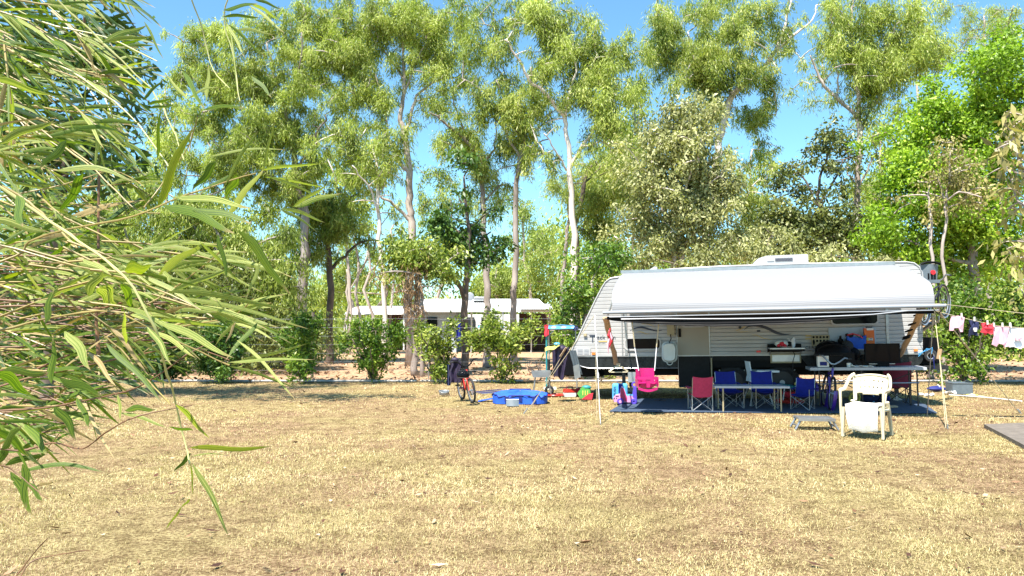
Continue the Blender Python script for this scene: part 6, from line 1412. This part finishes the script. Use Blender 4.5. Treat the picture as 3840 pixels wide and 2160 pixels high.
G_, Y_, D_, B_ = 'bamboo_leaf_green', 'bamboo_leaf_yellow', 'bamboo_leaf_dry', 'bamboo_leaf'
z6 = .621; z5 = .552
H6 = [((950,1250),(1170,760),55,Y_,10),((985,1240),(1420,1410),60,G_,12),((1050,1190),(1520,1260),46,B_,10),((1160,1260),(1520,1350),48,G_,8),((1370,1300),(1600,1010),40,Y_,-8),
 ((1590,1030),(1660,720),18,B_,0),((1580,1030),(1940,990),22,B_,12),((1250,950),(1730,905),16,B_,22),((1360,1120),(1560,790),22,B_,18),((950,960),(970,640),22,G_,0),
 ((340,1030),(810,1100),36,B_,45),((0,870),(330,725),44,B_,6),((-60,470),(305,575),36,B_,4),((860,605),(990,480),20,G_,0),((890,635),(1040,590),20,G_,0),((900,655),(1060,630),18,G_,0),
 ((1250,600),(1258,390),24,B_,0),((1130,600),(990,440),20,B_,5),((1135,595),(1320,530),16,B_,20),((1230,660),(1480,650),22,G_,8),((1600,1060),(2000,1220),16,B_,8),((1600,1070),(1990,1140),14,B_,8),
 ((1780,1250),(2061,1165),34,B_,0),((1770,1250),(1980,1110),22,B_,0),((1700,1260),(1965,1345),22,B_,10),((1690,1260),(1915,1400),18,B_,8),((1430,1050),(1360,1210),45,G_,0),((1300,980),(1160,1150),46,G_,6),
 ((1380,1060),(1200,1180),24,G_,4),((400,850),(240,1020),44,G_,4),((500,1050),(360,1290),50,G_,4),((100,1180),(140,1370),60,G_,0),((-60,1330),(300,1400),46,B_,4),((-40,1130),(-10,960),30,D_,0),
 ((1350,60),(1560,20),26,G_,0),((1350,100),(1570,105),20,G_,4),((1380,150),(1610,350),22,G_,4),((1370,140),(1480,350),18,B_,0),((1430,180),(1650,210),20,B_,8),((1520,460),(1640,590),26,G_,4),((1500,30),(1720,200),18,B_,4),((1510,20),(1700,130),20,B_,6),
 ((1540,0),(1700,55),18,G_,4),((1390,170),(1440,600),8,B_,0),((1100,430),(1240,660),30,G_,0),((870,130),(990,360),16,G_,0),((560,740),(860,740),26,G_,6),((440,770),(740,790),30,G_,6),((300,240),(450,340),30,G_,4),((640,250),(930,215),26,B_,0),
 ((620,260),(890,150),34,B_,0),((760,860),(930,1000),26,G_,4),((770,930),(840,1030),22,G_,0)]
H5 = [((1130,350),(1985,475),38,B_,22),((1150,380),(2100,605),32,B_,20),((1150,360),(1625,160),32,B_,0),((1080,560),(1585,800),50,B_,6),((1560,830),(2135,812),22,B_,6),((1570,850),(2085,705),24,B_,4),
 ((1560,860),(2015,1005),20,B_,10),((1080,545),(1535,590),28,B_,10),((1080,235),(1395,10),52,Y_,-4),((850,210),(1035,165),80,Y_,0),((600,380),(695,205),60,B_,-4),((440,620),(615,885),62,B_,6),
 ((600,760),(790,995),32,D_,4),((858,705),(842,480),26,B_,0),((310,560),(365,330),42,G_,0),((350,975),(360,650),44,G_,0),((720,700),(1115,1120),44,G_,8),((525,1070),(607,1285),38,G_,0),
 ((1195,1120),(1425,1350),32,B_,10),((1290,1412),(1855,1400),38,Y_,-8),((410,945),(700,1060),56,G_,0),((-40,1045),(325,1095),24,B_,4),((-30,905),(215,1050),66,G_,8),((20,890),(335,900),56,G_,0),
 ((1360,15),(1655,310),22,B_,0),((1620,-60),(1975,375),62,G_,26),((1610,680),(2015,1095),22,B_,22),((1310,1290),(1140,1270),20,G_,0),((800,1050),(820,1240),20,B_,4),((-30,1285),(200,1470),54,G_,4),((165,1250),(330,1470),46,G_,4),
 ((10,1420),(150,1260),54,G_,0),((370,1130),(520,1365),56,G_,10),((-20,1225),(470,1260),26,G_,6),((850,1160),(1060,1150),40,G_,6),((820,1175),(1145,1275),24,B_,6),((640,215),(1040,330),24,B_,6),((660,330),(800,450),90,B_,4),
 ((560,130),(760,240),34,B_,4),((1190,490),(1480,490),30,B_,10),((1120,210),(1150,290),36,B_,4),((820,300),(920,480),50,G_,4),((1000,590),(1165,850),40,B_,6),((1040,620),(1330,800),32,B_,8),((1590,560),(1460,720),24,B_,4),((1750,560),(1530,820),32,G_,4),
 ((1600,560),(1530,700),20,D_,0),((1760,160),(1680,390),26,B_,4),((1480,-40),(1545,290),34,G_,4)]
sc_ = .64
for (a, b, wd_, m_, sg) in H6: dd = rnd.uniform(1.2, 1.5); put_leaf((a[0]*z6, a[1]*z6, dd), (b[0]*z6, b[1]*z6, dd+rnd.uniform(-.12,.12)), wd_*z6*1.08, sg*z6, rnd.uniform(-.5,.5), m_)
for (a, b, wd_, m_, sg) in H5: dd = rnd.uniform(1.1, 1.4); put_leaf((a[0]*z5, 900+a[1]*z5, dd), (b[0]*z5, 900+b[1]*z5, dd+rnd.uniform(-.12,.12)), wd_*z5*1.08, sg*z5, rnd.uniform(-.5,.5), m_)
HL = [((722,1740),(862,2020),20,B_,10),((715,1700),(650,1770),16,G_,0),((715,1712),(850,1705),5,B_,6),((715,1740),(725,1860),7,Y_,0),((680,1900),(620,1990),9,Y_,0),((712,1870),(680,1905),9,Y_,0),
 ((40,1770),(125,1935),30,G_,0),((85,1740),(100,1910),30,G_,0),((100,1810),(165,1880),20,G_,0),((70,1770),(405,1775),18,G_,26),((20,1745),(190,1690),26,G_,0),((135,1825),(205,1805),12,D_,0),((-20,1795),(55,1805),10,D_,0),((-10,1890),(90,1885),10,D_,4),((-30,1935),(65,1985),10,D_,4),
 ((0,1600),(160,1750),26,B_,0),((30,1660),(-60,1800),30,G_,0),((140,1625),(75,1700),26,G_,0)]
for (a, b, wd_, m_, sg) in HL: dd = rnd.uniform(1.4, 1.7); put_leaf((a[0], a[1], dd), (b[0], b[1], dd), wd_, sg, rnd.uniform(-.3,.3), m_)
# canes drawn through the picture (px, py), half width px, depth
canes = [([(-200,560),(0,700),(190,830),(330,930),(470,1038),(580,1225),(620,1370),(657,1507),(690,1640),(712,1740)],6,1.6,'bamboo_cane_pale'),
 ([(-200,890),(0,920),(240,985),(460,1040),(640,1105),(800,1190)],4,1.7,'bamboo_cane'),([(-200,600),(10,700),(110,760),(200,840),(290,930)],7,1.9,'bamboo_cane'),
 ([(-200,1040),(60,960),(110,905),(250,860),(500,810),(700,730),(960,650)],5,1.8,'bamboo_cane'),([(-200,1290),(0,1240),(200,1190),(420,1170),(620,1260),(860,1370)],5,1.75,'bamboo_cane'),
 ([(230,1100),(340,1210),(450,1310),(560,1430),(640,1520)],4,1.8,'bamboo_cane'),([(-100,1480),(100,1420),(330,1370),(520,1330),(700,1300),(860,1350)],4,2.0,'bamboo_cane_brown'),
 ([(-200,1560),(0,1540),(160,1530),(330,1500),(520,1450),(700,1330),(800,1280)],4,1.9,'bamboo_cane_brown'),([(-200,1640),(60,1690),(200,1660),(310,1683),(400,1620),(520,1560),(720,1520)],4,1.7,'bamboo_cane_brown'),
 ([(-200,1760),(0,1745),(80,1790),(180,1870)],3,1.5,'bamboo_cane_brown'),([(370,1330),(370,720),(380,640)],6,2.2,'bamboo_cane_brown'),([(-200,360),(60,430),(200,520),(360,640),(500,780),(600,800)],4,2.0,'bamboo_cane'),
 ([(100,-120),(330,110),(560,330),(640,470),(690,600)],4,1.9,'bamboo_cane_pale'),([(-100,-60),(150,80),(400,140),(590,230)],4,2.1,'bamboo_cane_pale'),([(700,-60),(760,120),(800,260),(860,330)],3,1.9,'bamboo_cane_pale'),([(880,-60),(840,60),(870,200),(900,380)],3,2.0,'bamboo_cane_pale'),
 ([(-100,110),(120,200),(320,300),(520,470),(640,640)],4,2.1,'bamboo_cane_pale'),([(60,2200),(110,2110),(220,2080),(350,2062)],3,1.4,'bamboo_cane_brown'),([(-80,2300),(60,2160),(130,2070),(178,2020)],3,1.5,'bamboo_cane_brown'),([(500,1280),(650,1230),(860,1190),(950,1120)],4,1.85,'bamboo_cane'),([(480,1180),(640,1090),(760,1000),(850,920)],4,1.85,'bamboo_cane'),
 ([(0,740),(250,690),(420,640),(540,700)],3,2.1,'bamboo_cane'),([(540,780),(600,700),(700,560),(740,440)],3,1.8,'bamboo_cane'),([(-200,1120),(80,1130),(330,1160),(560,1110)],6,2.1,'bamboo_cane_brown'),([(-200,1420),(80,1400),(260,1330)],6,2.2,'bamboo_cane_brown')]
for P, hw_, dd, m_ in canes:
    dd *= .78; pts = jitter_line([W(p[0], p[1], dd+.05*math.sin(i)) for i, p in enumerate(P)], 4, .03); n_ = len(pts); r0 = hw_/F*dd
    mb = MB(); rr = [r0*(1-.55*i/n_)*(1.35 if i % 5 == 0 else 1) for i in range(n_)]
    mb.tube(pts, rr, 7).build('cane', m_, bc, world=True, smooth=True)
# the heavy stems they grow from, out of frame at the side
for i in range(9):
    x0 = -3.1+rnd.uniform(-.35,.35); y0 = 1.9+rnd.uniform(-.5,.5)
    e_ = W(-120+rnd.uniform(-60,40), [60,300,560,760,950,1150,1350,1500,1700][i], 1.9)
    MB().tube(bez(Vector((x0,y0,0)), Vector((x0-.1,y0,max(.8,e_.z*1.1))), e_, 10), [.02-.0012*k_ for k_ in range(11)], 8).build('culm', 'bamboo_cane', bc, world=True, smooth=True)
# smaller sprays filling the mass
def right_edge(y):
    Pp = [(-100,560),(0,590),(120,520),(250,560),(400,520),(560,500),(640,560),(760,620),(860,700),(980,740),(1100,880),(1200,960),(1300,900),(1420,720),(1520,470),(1620,260),(1750,130),(1900,60)]
    for (ya, xa), (yb_, xb) in zip(Pp, Pp[1:]):
        if ya <= y <= yb_: return xa+(xb-xa)*(y-ya)/(yb_-ya)
    return 40
fillers = MB(); small = []
for i in range(215):
    y = rnd.uniform(-80, 1650); xe = right_edge(y); x = -60+(xe+60)*rnd.random()**1.25*.9
    if y > 1450 and rnd.random() < .5: continue
    dd = rnd.uniform(1.6, 3.2); up = y < 560
    ang = rnd.gauss(-24 if up else -8, 20 if up else 30); n_ = rnd.randint(4, 7)
    dx, dy = math.cos(R(ang)), -math.sin(R(ang)); Ls = rnd.uniform(110, 260)
    fillers.tube([W(x-dx*Ls, y-dy*Ls-10, dd+.05), W(x-dx*Ls*.4, y-dy*Ls*.4, dd), W(x+dx*40, y+dy*40, dd)], [.0028,.0022,.0014], 4, cap=False)
    for j in range(n_):
        f = j/n_; bx_, by_ = x-dx*Ls*.5*(1-f), y-dy*Ls*.5*(1-f); a = ang+rnd.gauss(0, 17)+(12 if j % 2 else -12)
        L = rnd.uniform(130, 290)*1.9/dd; m_ = rnd.choices([B_, G_, Y_, D_], [.42,.45,.04,.09] if y < 1250 else [.12,.68,.02,.18])[0]
        if bx_+math.cos(R(a))*L > xe+70: L *= .6
        put_leaf((bx_, by_, dd), (bx_+math.cos(R(a))*L, by_-math.sin(R(a))*L, dd+rnd.uniform(-.12,.12)), rnd.uniform(6, 17)*1.9/dd, rnd.uniform(0, 16), None, m_)
for i in range(34):
    x = rnd.uniform(120, 860); y = rnd.uniform(880, 1270); dd = rnd.uniform(1.3, 1.8); ang = rnd.gauss(-13, 13); n_ = rnd.randint(3, 5)
    if x > 620 and y < 960: continue
    dx, dy = math.cos(R(ang)), -math.sin(R(ang)); fillers.tube([W(x-dx*220, y-dy*220+20, dd), W(x-dx*60, y-dy*60, dd), W(x+dx*20, y+dy*20, dd)], [.0022,.0018,.001], 4, cap=False)
    for j in range(n_):
        a = ang+rnd.gauss(0, 11); L = rnd.uniform(170, 340); put_leaf((x-dx*j*22, y-dy*j*22, dd), (x-dx*j*22+math.cos(R(a))*L, y-dy*j*22-math.sin(R(a))*L, dd+rnd.uniform(-.1,.1)), rnd.uniform(10, 22), rnd.uniform(2, 18), rnd.uniform(-.6,.6), rnd.choices([B_, G_, D_], [.7,.2,.1])[0])
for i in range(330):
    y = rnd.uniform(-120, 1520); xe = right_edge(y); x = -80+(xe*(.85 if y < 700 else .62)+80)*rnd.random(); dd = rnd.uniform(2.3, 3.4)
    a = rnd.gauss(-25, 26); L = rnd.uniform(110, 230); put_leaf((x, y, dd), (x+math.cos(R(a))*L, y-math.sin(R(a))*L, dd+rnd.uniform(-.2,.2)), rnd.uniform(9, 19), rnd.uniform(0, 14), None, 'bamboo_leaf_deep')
bst = MB()
for i in range(45):
    y = rnd.uniform(960, 1640); x1 = rnd.uniform(.2, 1)*right_edge(y)*.85; dd = rnd.uniform(1.6, 2.4); k_ = rnd.gauss(.02, .16)
    P = [W(-120, y-k_*x1, dd), W(x1*.45, y-k_*x1*.4+rnd.uniform(-20,20), dd), W(x1, y+k_*x1*.2+rnd.uniform(-25,25), dd)]
    bst.tube(jitter_line(P, 4, .03), .0020, 5, cap=False)
bst.build('dry_stems', 'bamboo_cane_brown', bc, world=True, kind='stuff')
fillers.build('thin_stems', 'bamboo_cane', bc, world=True, kind='stuff')
PB.sort(key=lambda q: -q[0])
inv = PM[bc.name].inverted()
for size, vs, fs, uv, m_ in PB[:300]:
    me = bpy.data.meshes.new('leaf'); me.from_pydata([tuple(inv @ v) for v in vs], [], fs); me.materials.append(M[m_])
    ul = me.uv_layers.new(name='UVMap')
    for lp in me.loops: ul.data[lp.index].uv = uv[lp.vertex_index]
    me.polygons.foreach_set('use_smooth', [True]*len(me.polygons)); o = bpy.data.objects.new('leaf', me); COL.objects.link(o); o.parent = bc
for m_ in (B_, G_, Y_, D_, 'bamboo_leaf_deep'):
    V, Fc, U = [], [], []
    for q_i, (size, vs, fs, uv, mm) in enumerate(PB[300:]):
        if mm != m_: continue
        k_ = len(V); V += [tuple(inv @ v) for v in vs]; Fc += [tuple(i+k_ for i in f) for f in fs]; U += [(u+q_i*.73, v) for u, v in uv]
    me = bpy.data.meshes.new('foliage'); me.from_pydata(V, [], Fc); me.materials.append(M[m_]); ul = me.uv_layers.new(name='UVMap')
    for lp in me.loops: ul.data[lp.index].uv = U[lp.vertex_index]
    me.polygons.foreach_set('use_smooth', [True]*len(me.polygons)); o = bpy.data.objects.new('foliage', me); COL.objects.link(o); o.parent = bc; o['kind'] = 'stuff'
bpy.context.view_layer.update()
